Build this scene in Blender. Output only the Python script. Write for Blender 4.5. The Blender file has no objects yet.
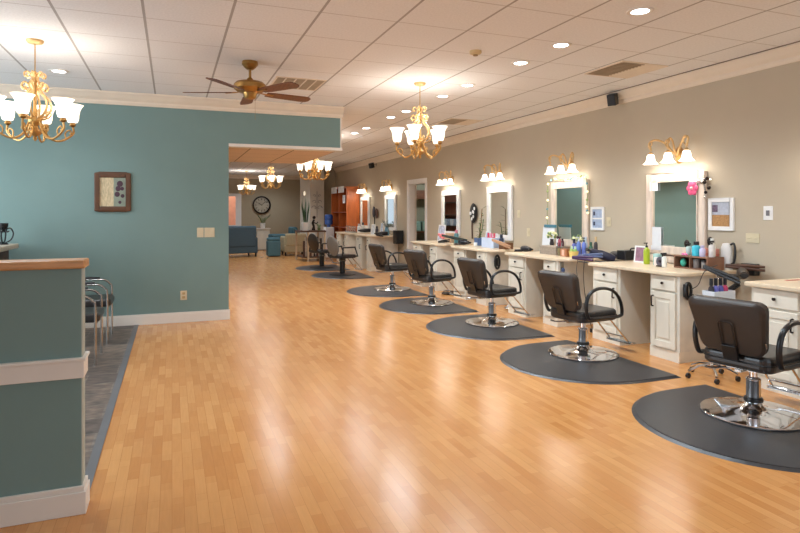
import bpy, bmesh, math, random
from mathutils import Vector, Matrix
random.seed(7)
SC = bpy.context.scene
COL = SC.collection
PI = math.pi
# ------------------------------------------------------------------ camera
FPX = 585.0; TH = math.atan(228/585)
cd = bpy.data.cameras.new('camera'); cam = bpy.data.objects.new('camera', cd); COL.objects.link(cam)
cam.location = (0, 0, 1.42); cam.rotation_euler = (PI/2, 0, -TH)
cd.sensor_width = 36; cd.lens = 36*FPX/800; cd.shift_x = 0; cd.shift_y = -(266.5-212)/800
cd.clip_start = .05; cd.clip_end = 100
SC.camera = cam
# ------------------------------------------------------------------ view, world, big lights
SC.view_settings.view_transform = 'Standard'; SC.view_settings.look = 'None'
SC.view_settings.gamma = 1; SC.view_settings.use_curve_mapping = False
SC.view_settings.exposure = 0.50
w = bpy.data.worlds.new('world'); SC.world = w; w.use_nodes = True
w.node_tree.nodes['Background'].inputs[0].default_value = (.75, .85, 1, 1)
w.node_tree.nodes['Background'].inputs[1].default_value = .7

def area(name, loc, rot, sx, sy, power, col=(1, 1, 1)):
    l = bpy.data.lights.new(name, 'AREA'); l.shape = 'RECTANGLE'; l.size = sx; l.size_y = sy
    l.energy = power; l.color = col
    o = bpy.data.objects.new(name, l); COL.objects.link(o); o.location = loc; o.rotation_euler = rot
    return o
# added fill lights, unseen: one behind the camera, one along the left wall
area('front_fill_area', (1.0, -3.85, 1.7), (PI/2+.15, 0, 0), 7.0, 2.2, 45, (.80, .91, 1))
area('left_fill_area', (-4.85, 5.6, 1.6), (0, -PI/2, 0), 2.0, 4.2, 140, (.76, .88, 1))

def point(name, loc, power, col=(1, .93, .84), r=.04, parent=None):
    l = bpy.data.lights.new(name, 'POINT'); l.energy = power; l.color = col; l.shadow_soft_size = r
    o = bpy.data.objects.new(name, l); COL.objects.link(o); o.location = loc
    if parent: o.parent = parent
    return o

# ------------------------------------------------------------------ materials
MATS = {}
def srgb(c):
    return tuple(((x/255)/12.92 if x/255 <= .04045 else ((x/255+.055)/1.055)**2.4) for x in c)
def mat(name, col, rough=.5, metal=0.0, var=.06, scale=8, bump=0.0, emit=0, emcol=None, trans=0, coat=0, stretch=None, ior=None):
    if name in MATS: return MATS[name]
    m = bpy.data.materials.new(name); m.use_nodes = True; nt = m.node_tree
    b = nt.nodes['Principled BSDF']
    c = srgb(col)
    b.inputs['Roughness'].default_value = rough; b.inputs['Metallic'].default_value = metal
    tc = nt.nodes.new('ShaderNodeTexCoord'); n = nt.nodes.new('ShaderNodeTexNoise')
    n.inputs['Scale'].default_value = scale; n.inputs['Detail'].default_value = 4
    src = tc.outputs['Object']
    if stretch:
        mp = nt.nodes.new('ShaderNodeMapping'); mp.inputs['Scale'].default_value = stretch
        nt.links.new(src, mp.inputs['Vector']); src = mp.outputs['Vector']
    nt.links.new(src, n.inputs['Vector'])
    r = nt.nodes.new('ShaderNodeValToRGB')
    r.color_ramp.elements[0].position = .3; r.color_ramp.elements[1].position = .7
    r.color_ramp.elements[0].color = (*[max(0, x*(1-var)) for x in c], 1)
    r.color_ramp.elements[1].color = (*[min(1, x*(1+var)) for x in c], 1)
    nt.links.new(n.outputs['Fac'], r.inputs['Fac']); nt.links.new(r.outputs['Color'], b.inputs['Base Color'])
    if bump:
        bp = nt.nodes.new('ShaderNodeBump'); bp.inputs['Strength'].default_value = bump; bp.inputs['Distance'].default_value = .01
        nt.links.new(n.outputs['Fac'], bp.inputs['Height']); nt.links.new(bp.outputs['Normal'], b.inputs['Normal'])
    if emit:
        b.inputs['Emission Color'].default_value = (*srgb(emcol or col), 1); b.inputs['Emission Strength'].default_value = emit
    if trans: b.inputs['Transmission Weight'].default_value = trans
    if ior: b.inputs['IOR'].default_value = ior
    if coat: b.inputs['Coat Weight'].default_value = coat
    MATS[name] = m
    return m

def math_node(nt, op, a, b=None, c=None):
    n = nt.nodes.new('ShaderNodeMath'); n.operation = op
    for i, v in enumerate((a, b, c)):
        if v is None: continue
        if isinstance(v, (int, float)): n.inputs[i].default_value = v
        else: nt.links.new(v, n.inputs[i])
    return n.outputs[0]

def tile_mat(name, base, line, cross, pitch=.61, ox=.415, oy=4.86, w1=.010, w2=.006, rough=.9):
    m = bpy.data.materials.new(name); m.use_nodes = True; nt = m.node_tree; b = nt.nodes['Principled BSDF']
    g = nt.nodes.new('ShaderNodeTexCoord'); s = nt.nodes.new('ShaderNodeSeparateXYZ'); nt.links.new(g.outputs['Object'], s.inputs[0])
    def dist(out, off, wd):
        f = math_node(nt, 'FRACT', math_node(nt, 'ADD', math_node(nt, 'DIVIDE', math_node(nt, 'SUBTRACT', out, off), pitch), 100.5))
        d = math_node(nt, 'MULTIPLY', math_node(nt, 'ABSOLUTE', math_node(nt, 'SUBTRACT', f, .5)), pitch)
        return math_node(nt, 'LESS_THAN', d, wd)
    lx = dist(s.outputs[0], ox, w1); ly = dist(s.outputs[1], oy, w2)
    n = nt.nodes.new('ShaderNodeTexNoise'); n.inputs['Scale'].default_value = 60; n.inputs['Detail'].default_value = 5
    nt.links.new(g.outputs['Object'], n.inputs['Vector'])
    r = nt.nodes.new('ShaderNodeValToRGB'); c = srgb(base)
    r.color_ramp.elements[0].position = .3; r.color_ramp.elements[1].position = .7
    r.color_ramp.elements[0].color = (*[x*.93 for x in c], 1); r.color_ramp.elements[1].color = (*[min(1, x*1.03) for x in c], 1)
    nt.links.new(n.outputs['Fac'], r.inputs['Fac'])
    m1 = nt.nodes.new('ShaderNodeMixRGB'); m1.inputs[2].default_value = (*srgb(cross), 1)
    nt.links.new(ly, m1.inputs[0]); nt.links.new(r.outputs['Color'], m1.inputs[1])
    m2 = nt.nodes.new('ShaderNodeMixRGB'); m2.inputs[2].default_value = (*srgb(line), 1)
    nt.links.new(lx, m2.inputs[0]); nt.links.new(m1.outputs[0], m2.inputs[1])
    nt.links.new(m2.outputs[0], b.inputs['Base Color']); b.inputs['Roughness'].default_value = rough
    return m

def wood_floor_mat():
    m = bpy.data.materials.new('maple_strip_floor'); m.use_nodes = True; nt = m.node_tree; b = nt.nodes['Principled BSDF']
    g = nt.nodes.new('ShaderNodeTexCoord')
    mp = nt.nodes.new('ShaderNodeMapping'); mp.inputs['Rotation'].default_value = (0, 0, PI/2)
    nt.links.new(g.outputs['Object'], mp.inputs[0])
    def brick(w_, h_, c1, c2, mort, off):
        br = nt.nodes.new('ShaderNodeTexBrick'); br.offset = off; br.offset_frequency = 2; br.squash = 1
        br.inputs['Scale'].default_value = 1; br.inputs['Brick Width'].default_value = w_; br.inputs['Row Height'].default_value = h_
        br.inputs['Mortar Size'].default_value = mort; br.inputs['Mortar Smooth'].default_value = .1
        br.inputs['Color1'].default_value = (*srgb(c1), 1); br.inputs['Color2'].default_value = (*srgb(c2), 1)
        br.inputs['Mortar'].default_value = (*srgb((186, 124, 70)), 1)
        nt.links.new(mp.outputs[0], br.inputs['Vector']); return br
    b1 = brick(.30, .055, (222, 164, 100), (196, 130, 70), .0012, .37)
    b2 = brick(.46, .055, (218, 156, 94), (202, 138, 78), .0006, .61)
    mx = nt.nodes.new('ShaderNodeMixRGB'); mx.inputs[0].default_value = .45
    nt.links.new(b1.outputs['Color'], mx.inputs[1]); nt.links.new(b2.outputs['Color'], mx.inputs[2])
    mp2 = nt.nodes.new('ShaderNodeMapping'); mp2.inputs['Scale'].default_value = (40, 3, 1)
    nt.links.new(g.outputs['Object'], mp2.inputs[0])
    n = nt.nodes.new('ShaderNodeTexNoise'); n.inputs['Scale'].default_value = 2; n.inputs['Detail'].default_value = 6
    nt.links.new(mp2.outputs[0], n.inputs['Vector'])
    r = nt.nodes.new('ShaderNodeValToRGB'); r.color_ramp.elements[0].color = (.88, .86, .84, 1); r.color_ramp.elements[1].color = (1.06, 1.06, 1.06, 1)
    nt.links.new(n.outputs['Fac'], r.inputs['Fac'])
    mu = nt.nodes.new('ShaderNodeMixRGB'); mu.blend_type = 'MULTIPLY'; mu.inputs[0].default_value = 1
    nt.links.new(mx.outputs[0], mu.inputs[1]); nt.links.new(r.outputs['Color'], mu.inputs[2])
    nt.links.new(mu.outputs[0], b.inputs['Base Color'])
    b.inputs['Roughness'].default_value = .22
    b.inputs['Specular IOR Level'].default_value = .55
    return m

def slate_mat():
    m = bpy.data.materials.new('slate_floor'); m.use_nodes = True; nt = m.node_tree; b = nt.nodes['Principled BSDF']
    g = nt.nodes.new('ShaderNodeTexCoord'); br = nt.nodes.new('ShaderNodeTexBrick')
    br.inputs['Scale'].default_value = 1; br.inputs['Brick Width'].default_value = .45; br.inputs['Row Height'].default_value = .3
    br.inputs['Color1'].default_value = (*srgb((122, 108, 96)), 1); br.inputs['Color2'].default_value = (*srgb((90, 80, 74)), 1)
    br.inputs['Mortar'].default_value = (*srgb((120, 112, 104)), 1); br.inputs['Mortar Size'].default_value = .006
    nt.links.new(g.outputs['Object'], br.inputs['Vector'])
    mpn = nt.nodes.new('ShaderNodeMapping'); mpn.inputs['Scale'].default_value = (1, 2.2, 1); nt.links.new(g.outputs['Object'], mpn.inputs[0])
    n = nt.nodes.new('ShaderNodeTexNoise'); n.inputs['Scale'].default_value = 9; n.inputs['Detail'].default_value = 8
    nt.links.new(mpn.outputs[0], n.inputs['Vector'])
    r = nt.nodes.new('ShaderNodeValToRGB'); r.color_ramp.elements[0].position = .35; r.color_ramp.elements[1].position = .68
    r.color_ramp.elements[0].color = (.55, .55, .57, 1); r.color_ramp.elements[1].color = (1.5, 1.42, 1.35, 1)
    nt.links.new(n.outputs['Fac'], r.inputs['Fac'])
    mu = nt.nodes.new('ShaderNodeMixRGB'); mu.blend_type = 'MULTIPLY'; mu.inputs[0].default_value = 1
    nt.links.new(br.outputs['Color'], mu.inputs[1]); nt.links.new(r.outputs['Color'], mu.inputs[2])
    nt.links.new(mu.outputs[0], b.inputs['Base Color']); b.inputs['Roughness'].default_value = .5
    return m

M_ceiling = tile_mat('acoustic_ceiling_tiles', (240, 238, 238), (176, 170, 166), (206, 200, 196))
M_soffit = tile_mat('warm_lit_low_tiles', (222, 190, 162), (150, 118, 92), (160, 128, 102))  # tan tint puts warm light reflected off the floor into the tiles
M_floor = wood_floor_mat(); M_slate = slate_mat()
M_beige = mat('beige_wall_paint', (194, 180, 158), .85, var=.02, scale=3)
M_tan = mat('tan_wall_paint', (172, 158, 134), .85, var=.02, scale=3)
M_teal = mat('teal_wall_paint', (122, 147, 143), .8, var=.02, scale=3)
M_white = mat('white_trim_paint', (232, 224, 214), .45, var=.02)
M_crown = mat('cream_crown_paint', (232, 216, 196), .5, var=.02)
M_cab = mat('distressed_white_cabinet', (232, 222, 204), .5, var=.06, scale=6, stretch=(1, 1, .3))
M_cabside = mat('rubbed_white_side_panel', (226, 218, 204), .5, var=.13, scale=5, bump=.1)
M_counter = mat('cream_laminate_counter', (228, 206, 176), .3, var=.06, scale=14)
M_knob = mat('dark_bronze_hardware', (52, 44, 40), .35, .8)
M_black = mat('black_vinyl', (40, 38, 38), .36, var=.1, coat=.2)
M_blackback = mat('dark_brown_black_vinyl_back', (58, 50, 45), .45, var=.1)
M_blackplastic = mat('black_plastic', (26, 26, 28), .35)
M_mat = mat('dark_grey_anti_fatigue_mat', (58, 58, 60), .40, var=.06, scale=5)
M_matrim = mat('mat_bevel_rubber', (48, 48, 50), .35)
M_chrome = mat('chrome', (225, 225, 228), .08, 1.0, var=.01)
M_dullchrome = mat('brushed_steel', (180, 176, 172), .25, 1.0)
M_mirror = mat('mirror_glass', (222, 230, 226), .015, 1.0, var=0)
M_gold = mat('antique_gold', (205, 160, 96), .38, .75, var=.12, scale=30)
M_goldcream = mat('lit_pale_gold', (222, 184, 128), .42, .45, var=.15, scale=30)  # paler tone paints in the lamp glow on the gold scrollwork
M_shade = mat('lit_frosted_glass', (255, 246, 228), .4, emit=1.15, emcol=(255, 240, 218), var=.02)
M_shade_far = mat('dim_frosted_glass', (240, 232, 212), .4, emit=.45, emcol=(255, 240, 214), var=.02)
M_vshade = mat('lit_vanity_glass', (255, 246, 232), .4, emit=1.7, emcol=(255, 242, 226), var=.02)
M_led = mat('downlight_lens', (255, 255, 255), .5, emit=9, emcol=(240, 246, 255), var=0)
M_brass = mat('aged_brass', (172, 132, 74), .35, .8, var=.1, scale=25)
M_blade = mat('walnut_fan_blade', (112, 66, 46), .4, var=.25, scale=10, stretch=(6, 1, 1))
M_vent = mat('vent_louver', (186, 166, 140), .6)
M_ventdark = mat('vent_shadow_gap', (120, 104, 88), .8)
M_distress = mat('distressed_whitewash_wood', (222, 204, 188), .7, var=.16, scale=8, stretch=(3, 3, .5), bump=.2)
M_whiteframe = mat('white_frame', (238, 236, 234), .4, var=.02)
M_oak = mat('oak_cap', (205, 150, 96), .4, var=.2, scale=8, stretch=(1, 8, 8))
M_orange = mat('cherry_cabinet_wood', (196, 104, 48), .4, var=.15, scale=5, stretch=(4, 4, .6))
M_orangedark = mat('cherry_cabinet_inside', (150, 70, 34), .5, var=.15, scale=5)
M_brown = mat('dark_walnut_wood', (84, 54, 38), .45, var=.25, scale=9, stretch=(1, 1, 4))
M_plate = mat('almond_switch_plate', (214, 200, 168), .4, var=.02)
M_green = mat('leaf_green', (62, 92, 50), .5, var=.25, scale=20)
M_lightgreen = mat('pale_leaf_green', (120, 142, 84), .5, var=.25, scale=20)
M_bluegrey = mat('slate_blue_upholstery', (66, 84, 94), .85, var=.1, scale=30)
M_tealfab = mat('teal_ottoman_fabric', (74, 110, 120), .8, var=.1, scale=30)
M_beigefab = mat('beige_upholstery', (176, 158, 124), .85, var=.1, scale=30)
def cm(name, col, rough=.4, **k): return mat(name, col, rough, **k)

# ------------------------------------------------------------------ geometry helper
def catmull(pts, n=6, closed=False):
    P = [Vector(p) for p in pts]; out = []
    L = len(P)
    rng = range(L if closed else L-1)
    for i in rng:
        if closed: a, b, c, d = P[i-1], P[i], P[(i+1) % L], P[(i+2) % L]
        else: a, b, c, d = P[max(i-1, 0)], P[i], P[i+1], P[min(i+2, L-1)]
        for k in range(n):
            t = k/n
            out.append(.5*((2*b)+(-a+c)*t+(2*a-5*b+4*c-d)*t*t+(-a+3*b-3*c+d)*t**3))
    if not closed: out.append(P[-1])
    return out

class G:
    def __init__(s): s.bm = bmesh.new(); s.smooth = False
    def box(s, x0, x1, y0, y1, z0, z1, rot=None, piv=None):
        vs = [s.bm.verts.new((x, y, z)) for z in (z0, z1) for x, y in ((x0, y0), (x1, y0), (x1, y1), (x0, y1))]
        for f in ((3, 2, 1, 0), (4, 5, 6, 7), (0, 1, 5, 4), (1, 2, 6, 5), (2, 3, 7, 6), (3, 0, 4, 7)):
            s.bm.faces.new([vs[i] for i in f])
        if rot is not None:
            pv = Vector(piv) if piv else Vector(((x0+x1)/2, (y0+y1)/2, (z0+z1)/2))
            for v in vs: v.co = pv+rot @ (v.co-pv)
        return s
    def prism(s, pts, z0, z1, m=None, top=None):
        b = [s.bm.verts.new((x, y, z0)) for x, y in pts]; tp = top or pts
        t = [s.bm.verts.new((x, y, z1)) for x, y in tp]; n = len(pts)
        s.bm.faces.new(b[::-1]); s.bm.faces.new(t)
        for i in range(n): s.bm.faces.new((b[i], b[(i+1) % n], t[(i+1) % n], t[i]))
        if m is not None:
            for v in b+t: v.co = m @ v.co
        return s
    def lathe(s, prof, c=(0, 0, 0), seg=20, m=None, wave=0, nw=6, cap=True):
        rings = []
        for k, (r, z) in enumerate(prof):
            ring = []
            for i in range(seg):
                a = 2*PI*i/seg
                rr = r*(1+(wave*math.cos(nw*a)*(k/(len(prof)-1))**3 if wave else 0))
                ring.append(s.bm.verts.new((rr*math.cos(a), rr*math.sin(a), z)))
            rings.append(ring)
        for a, b in zip(rings, rings[1:]):
            for i in range(seg): s.bm.faces.new((a[i], a[(i+1) % seg], b[(i+1) % seg], b[i]))
        if cap and prof[0][0] > 1e-5: s.bm.faces.new(rings[0][::-1])
        if cap and prof[-1][0] > 1e-5 and not wave: s.bm.faces.new(rings[-1])
        for r in rings:
            for v in r:
                if m is not None: v.co = m @ v.co
                v.co += Vector(c)
        s.smooth = True
        return s
    def tube(s, pts, r, seg=8, closed=False, flat=None):
        P = [Vector(p) for p in pts]; n = len(P); rings = []
        up = Vector((0, 0, 1)); prev = None
        for i, p in enumerate(P):
            t = (P[(i+1) % n]-P[i-1]) if closed else (P[min(i+1, n-1)]-P[max(i-1, 0)])
            if t.length < 1e-9: t = Vector((0, 0, 1))
            t.normalize()
            if prev is None:
                a = up if abs(t.dot(up)) < .9 else Vector((1, 0, 0))
                u = t.cross(a).normalized()
            else:
                u = (prev-t*prev.dot(t))
                u = u.normalized() if u.length > 1e-6 else t.orthogonal().normalized()
            prev = u; v = t.cross(u)
            rr = r[i] if isinstance(r, (list, tuple)) else r
            ru = rr; rv = rr*(flat or 1)
            rings.append([s.bm.verts.new(p+u*ru*math.cos(2*PI*k/seg)+v*rv*math.sin(2*PI*k/seg)) for k in range(seg)])
        for i in range(n if closed else n-1):
            a, b = rings[i], rings[(i+1) % n]
            for k in range(seg): s.bm.faces.new((a[k], a[(k+1) % seg], b[(k+1) % seg], b[k]))
        if not closed: s.bm.faces.new(rings[0][::-1]); s.bm.faces.new(rings[-1])
        s.smooth = True
        return s
    def cyl(s, a, b, r, seg=14, r2=None): return s.tube([a, b], [r, r2 if r2 is not None else r], seg)
    def ball(s, c, r, sx=1, sy=1, sz=1, seg=10):
        n = seg//2
        s.lathe([(max(1e-6, r*math.sin(PI*i/n)), -r*math.cos(PI*i/n)) for i in range(n+1)], c, seg, Matrix.Diagonal((sx, sy, sz)))
        return s
    def build(s, name, m, parent=None, origin=None, bev=0, bseg=2, sub=0, rot=None):
        bmesh.ops.remove_doubles(s.bm, verts=s.bm.verts, dist=1e-6)
        bmesh.ops.recalc_face_normals(s.bm, faces=s.bm.faces)
        if parent is not None:
            p = parent; off = Vector((0, 0, 0))
            while p is not None: off += p.location; p = p.parent
        elif origin is not None: off = Vector(origin)
        else:
            xs = [v.co for v in s.bm.verts]
            off = Vector(((min(v.x for v in xs)+max(v.x for v in xs))/2, (min(v.y for v in xs)+max(v.y for v in xs))/2, min(v.z for v in xs)))
        for v in s.bm.verts: v.co -= off
        me = bpy.data.meshes.new(name); s.bm.to_mesh(me); s.bm.free()
        me.materials.append(m)
        if s.smooth:
            for p_ in me.polygons: p_.use_smooth = True
            try: me.set_sharp_from_angle(angle=.7)
            except Exception: pass
        o = bpy.data.objects.new(name, me); COL.objects.link(o)
        if parent is not None: o.parent = parent
        else: o.location = off
        if bev:
            b = o.modifiers.new('b', 'BEVEL'); b.width = bev; b.segments = bseg; b.limit_method = 'ANGLE'; b.angle_limit = .6
        if sub:
            q = o.modifiers.new('s', 'SUBSURF'); q.levels = sub; q.render_levels = sub
        return o

def box(*a): return G().box(*a)
def tag(o, label, cat, group=None, kind=None):
    o['label'] = label; o['category'] = cat
    if group: o['group'] = group
    if kind: o['kind'] = kind
    return o
def thing(name, label, cat, loc, group=None):
    o = bpy.data.objects.new(name, None); COL.objects.link(o); o.location = loc; o.empty_display_size = .1
    return tag(o, label, cat, group)
def struct(name, g, m, parent=None, **k):
    o = g.build(name, m, parent, origin=(0, 0, 0) if parent is None else None, **k)
    if parent is None: o['kind'] = 'structure'
    return o
def copy_tree(o, parent=None):
    c = o.copy(); COL.objects.link(c)
    if parent is not None: c.parent = parent
    for ch in list(o.children): copy_tree(ch, c)
    return c
def place(proto, loc, rz, label, state={}):
    """first call uses the prototype itself, later calls copy it with its parts"""
    if proto.name in state: o = copy_tree(state[proto.name])
    else: o = proto; state[proto.name] = proto
    o.location = loc; o.rotation_euler = (0, 0, rz); o['label'] = label
    return o

# ================================================================== THE SETTING
XW = 5.16; ZC = 2.9; YT = 8.05; YB = 24.0
struct('floor', box(-5, 9, -4, YB+.2, -.1, 0), M_floor)
struct('floor_slate', box(-4.9, -.44, 3.25, YT, 0, .003), M_slate)
struct('trim_1', box(-.44, -.39, 3.25, YT-.02, 0, .006), mat('grey_transition_strip', (104, 104, 106), .5))
struct('ceiling', box(-5, 9, -4, YB+.2, ZC, ZC+.1), M_ceiling)
# right wall with a doorway
DY0, DY1, DZ = 11.70, 12.66, 2.08
rw = G(); rw.box(XW, XW+.14, -4, DY0, 0, ZC); rw.box(XW, XW+.14, DY1, YB, 0, ZC); rw.box(XW, XW+.14, DY0, DY1, DZ, ZC)
struct('wall_right', rw, M_beige)
struct('wall_left', box(-5, -4.9, -4, YB, 0, ZC), M_teal)
fw = G()
fw.box(-5, 9, -4.1, -4, 0, .5); fw.box(-5, 9, -4.1, -4, 2.85, ZC); fw.box(-5, -2.6, -4.1, -4, .5, 2.85); fw.box(4.6, 9, -4.1, -4, .5, 2.85)
struct('wall_front', fw, M_beige)
# far wall with window
bw = G(); WX0, WX1, WZ0, WZ1 = .6, 2.50, .85, 2.08
bw.box(-5, WX0, YB, YB+.14, 0, ZC); bw.box(WX1, 9, YB, YB+.14, 0, ZC); bw.box(WX0, WX1, YB, YB+.14, 0, WZ0); bw.box(WX0, WX1, YB, YB+.14, WZ1, ZC)
struct('wall_back', bw, M_tan)
wr = thing('window_1', '', '', ((WX0+WX1)/2, YB, WZ0)); del wr['label']; del wr['category']; wr['kind'] = 'structure'
g = G()
for x0, x1, z0, z1 in ((WX0-.07, WX0+.04, WZ0-.07, WZ1+.07), (WX1-.14, WX1+.07, WZ0-.07, WZ1+.07), (WX0+.04, WX1-.14, WZ1-.04, WZ1+.07), (WX0+.04, WX1-.14, WZ0-.07, WZ0+.05)):
    g.box(x0, x1, YB-.03, YB+.06, z0, z1)
g.box(1.48, 1.54, YB-.01, YB+.05, WZ0, WZ1)
g.build('window_frame', M_whiteframe, wr)
box(WX0, WX1, YB+.07, YB+.076, WZ0, WZ1).build('window_pane', mat('window_glass', (255, 255, 255), .02, trans=1, var=0, ior=1.05), wr)
o = box(1.7, 4.5, YB+2.0, YB+2.2, 0, 3.0).build('brick_building', mat('salmon_brick_facade', (226, 150, 116), .8, var=.1, scale=4))
tag(o, 'salmon coloured building seen outside through the far window', 'building')
point('outdoor_bounce', (2.3, YB+1.0, 2.4), 22, (1, .95, .9), .3)
# teal partition, return wall and header over the passage
struct('wall_partition', box(-4.9, .70, YT, YT+.15, 0, ZC), M_teal)
struct('wall_passage', box(.55, .70, YT+.15, 17.2, 0, ZC), M_teal)
struct('wall_header', box(.70, 2.225, YT, YT+.15, 2.33, ZC), M_teal)
struct('trim_2', box(.70, 2.255, YT-.012, YT+.16, 2.29, 2.33), M_white)
struct('trim_3', box(2.225, 2.243, YT-.008, YT+.16, 2.33, 2.76), M_white)
struct('ceiling_low', G().box(.70, 2.245, YT+.16, 10.75, 2.31, 2.4), M_soffit)
struct('wall_soffit_side', G().box(2.12, 2.245, YT+.16, 10.75, 2.4, ZC), M_beige)
# half wall in front left
struct('wall_half', box(-4.9, -.40, 3.12, 3.22, 0, 1.155), M_teal)
struct('half_wall_lit_end', box(-.40, -.395, 3.121, 3.219, .13, 1.155), mat('lit_end_teal', (170, 180, 172), .5))  # paler panel paints in the light on the half wall's end
struct('trim_5', box(-4.9, -.38, 3.095, 3.245, 1.155, 1.195), M_oak, bev=.008)
g = G(); g.box(-4.9, -.385, 3.102, 3.238, .64, .72); g.box(-4.9, -.378, 3.095, 3.245, .72, .735)
struct('trim_6', g, M_white, bev=.003)
g = G(); g.box(-4.9, -.377, 3.10, 3.24, 0, .105); g.box(-4.9, -.384, 3.107, 3.233, .105, .130)
struct('baseboard_half', g, M_white, bev=.003)
def baseboard(name, x0, x1, y0, y1, h=.13):
    g = G(); g.box(x0, x1, y0, y1, 0, h-.02)
    if x1-x0 > y1-y0: g.box(x0, x1, y0+.006, y1, h-.02, h)
    else: g.box(x0+.006, x1, y0, y1, h-.02, h)
    struct(name, g, M_white)
baseboard('baseboard_partition', -4.9, .715, YT-.016, YT)
baseboard('baseboard_right', XW-.016, XW, -4, DY0-.08)
baseboard('baseboard_right_far', XW-.016, XW, DY1+.08, 19.2)
baseboard('baseboard_back', .7, 4.2, YB-.016, YB)
struct('baseboard_passage', box(.70, .716, YT+.16, 15.0, 0, .13), M_white)
# crown mouldings : sections swept along the walls
def crown_y(name, x, y0, y1, sgn=1):      # runs along Y, wall on +X side (sgn=1)
    prof = [(0, ZC), (-.10*sgn, ZC), (-.10*sgn, ZC-.02), (-.085*sgn, ZC-.035), (-.055*sgn, ZC-.075), (-.025*sgn, ZC-.10), (-.022*sgn, ZC-.12), (-.012*sgn, ZC-.145), (0, ZC-.15)]
    g = G(); bm = g.bm
    a = [bm.verts.new((x+px, y0, z)) for px, z in prof]; b = [bm.verts.new((x+px, y1, z)) for px, z in prof]
    bm.faces.new(a); bm.faces.new(b[::-1])
    for i in range(len(prof)): j = (i+1) % len(prof); bm.faces.new((a[i], a[j], b[j], b[i]))
    struct(name, g, M_crown)
def crown_x(name, y, x0, x1):
    prof = [(0, ZC), (-.10, ZC), (-.10, ZC-.02), (-.085, ZC-.035), (-.055, ZC-.075), (-.025, ZC-.10), (-.022, ZC-.12), (-.012, ZC-.145), (0, ZC-.15)]
    g = G(); bm = g.bm
    a = [bm.verts.new((x0, y+py, z)) for py, z in prof]; b = [bm.verts.new((x1, y+py, z)) for py, z in prof]
    bm.faces.new(a); bm.faces.new(b[::-1])
    for i in range(len(prof)): j = (i+1) % len(prof); bm.faces.new((a[i], a[j], b[j], b[i]))
    struct(name, g, M_crown)
crown_y('trim_7', XW, -4, 19.2); crown_x('trim_8', YT, -4.9, 2.26); crown_x('trim_9', YB, -4.9, 5.1)
struct('crown_shadow_strip', box(XW-.107, XW-.10, -4, 19.2, ZC-.008, ZC), mat('crown_shadow_gap', (120, 100, 84), .8))  # dark strip painted in for the shadow line along the crown top
struct('door_2', G().box(.70, .73, 15.1, 16.5, 0, 2.1), M_crown, bev=.01)
box(.73, .75, 15.2, 15.26, .95, 1.05).build('door_handle', M_brass, bpy.data.objects['door_2'])
# far return wall, white column
struct('wall_return', box(4.70, XW, 19.3, 19.42, 0, ZC), M_tan)
struct('wall_column', box(4.23, 4.70, 19.0, 20.6, 0, ZC), mat('pale_column_paint', (212, 204, 190), .8, var=.02))
# doorway: casing, jamb, little store room behind
dr = thing('door_1', '', '', (XW, (DY0+DY1)/2, 0)); del dr['label']; del dr['category']; dr['kind'] = 'structure'
g = G()
g.box(XW-.02, XW+.0, DY0-.085, DY0, 0, DZ+.085); g.box(XW-.02, XW, DY1, DY1+.085, 0, DZ+.085); g.box(XW-.02, XW, DY0, DY1, DZ, DZ+.085)
g.box(XW, XW+.14, DY0, DY0+.02, 0, DZ); g.box(XW, XW+.14, DY1-.02, DY1, 0, DZ); g.box(XW, XW+.14, DY0+.02, DY1-.02, DZ-.02, DZ)
g.build('door_casing', M_whiteframe, dr)
lf = G().box(XW+.15, XW+.19, DY1+.0, DY1+.8, .01, DZ-.02).build('door_leaf', M_white, dr)
sw = G(); sw.box(8.2, 8.3, 9.5, 19, 0, ZC); sw.box(XW+.14, 8.2, 9.4, 9.5, 0, ZC); sw.box(XW+.14, 8.2, 19, 19.1, 0, ZC)
struct('wall_storeroom', sw, mat('grey_green_paint', (150, 156, 140), .85))
point('storeroom_bulb', (6.6, 13.6, 2.6), 45, (1, .9, .78), .1)

# ================================================================== CEILING FIXTURES
def downlight(x, y, label):
    t = thing('recessed_downlight', label, 'ceiling light', (x, y, ZC), 'recessed ceiling lights')
    G().lathe([(.062, -.002), (.066, -.008), (.092, -.007), (.095, -.001), (.095, 0), (.062, 0)], (x, y, ZC), 28).build('trim_ring', M_white, t)
    G().lathe([(.061, 0), (.061, -.004)], (x, y, ZC), 24).build('lens', M_led, t)
    return t
DL = [(3.21, 3.37), (3.21, 4.31), (3.22, 4.97), (3.21, 6.07), (3.22, 6.76), (3.20, 7.96), (3.18, 8.55), (3.19, 9.82), (3.19, 10.52)]
names = ['nearest the camera, at the top right of the ceiling', 'second from the camera', 'third from the camera, level with the smoke detector', 'fourth from the camera, near the chandelier canopy',
         'fifth from the camera, behind the chandelier rod', 'sixth from the camera', 'seventh from the camera, left of the chandelier', 'eighth from the camera, near the header end', 'farthest of the row above the stations']
for (x, y), n in zip(DL, names):
    t = downlight(x, y, 'round recessed ceiling downlight, '+n)
    l = bpy.data.lights.new('downlight_lamp', 'SPOT'); l.energy = 56; l.spot_size = 2.7; l.spot_blend = .8; l.color = (.77, .90, 1); l.shadow_soft_size = .05
    o = bpy.data.objects.new('downlight_lamp', l); COL.objects.link(o); o.location = (0, 0, -.02); o.parent = t
t = downlight(-1.105, 7.02, 'round recessed downlight in front of the teal wall beside the left chandelier')
l = bpy.data.lights.new('downlight_lamp', 'SPOT'); l.energy = 30; l.spot_size = 2.3; l.spot_blend = .8; l.color = (.9, .95, 1); l.shadow_soft_size = .05
o = bpy.data.objects.new('downlight_lamp', l); COL.objects.link(o); o.location = (0, 0, -.02); o.parent = t
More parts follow.
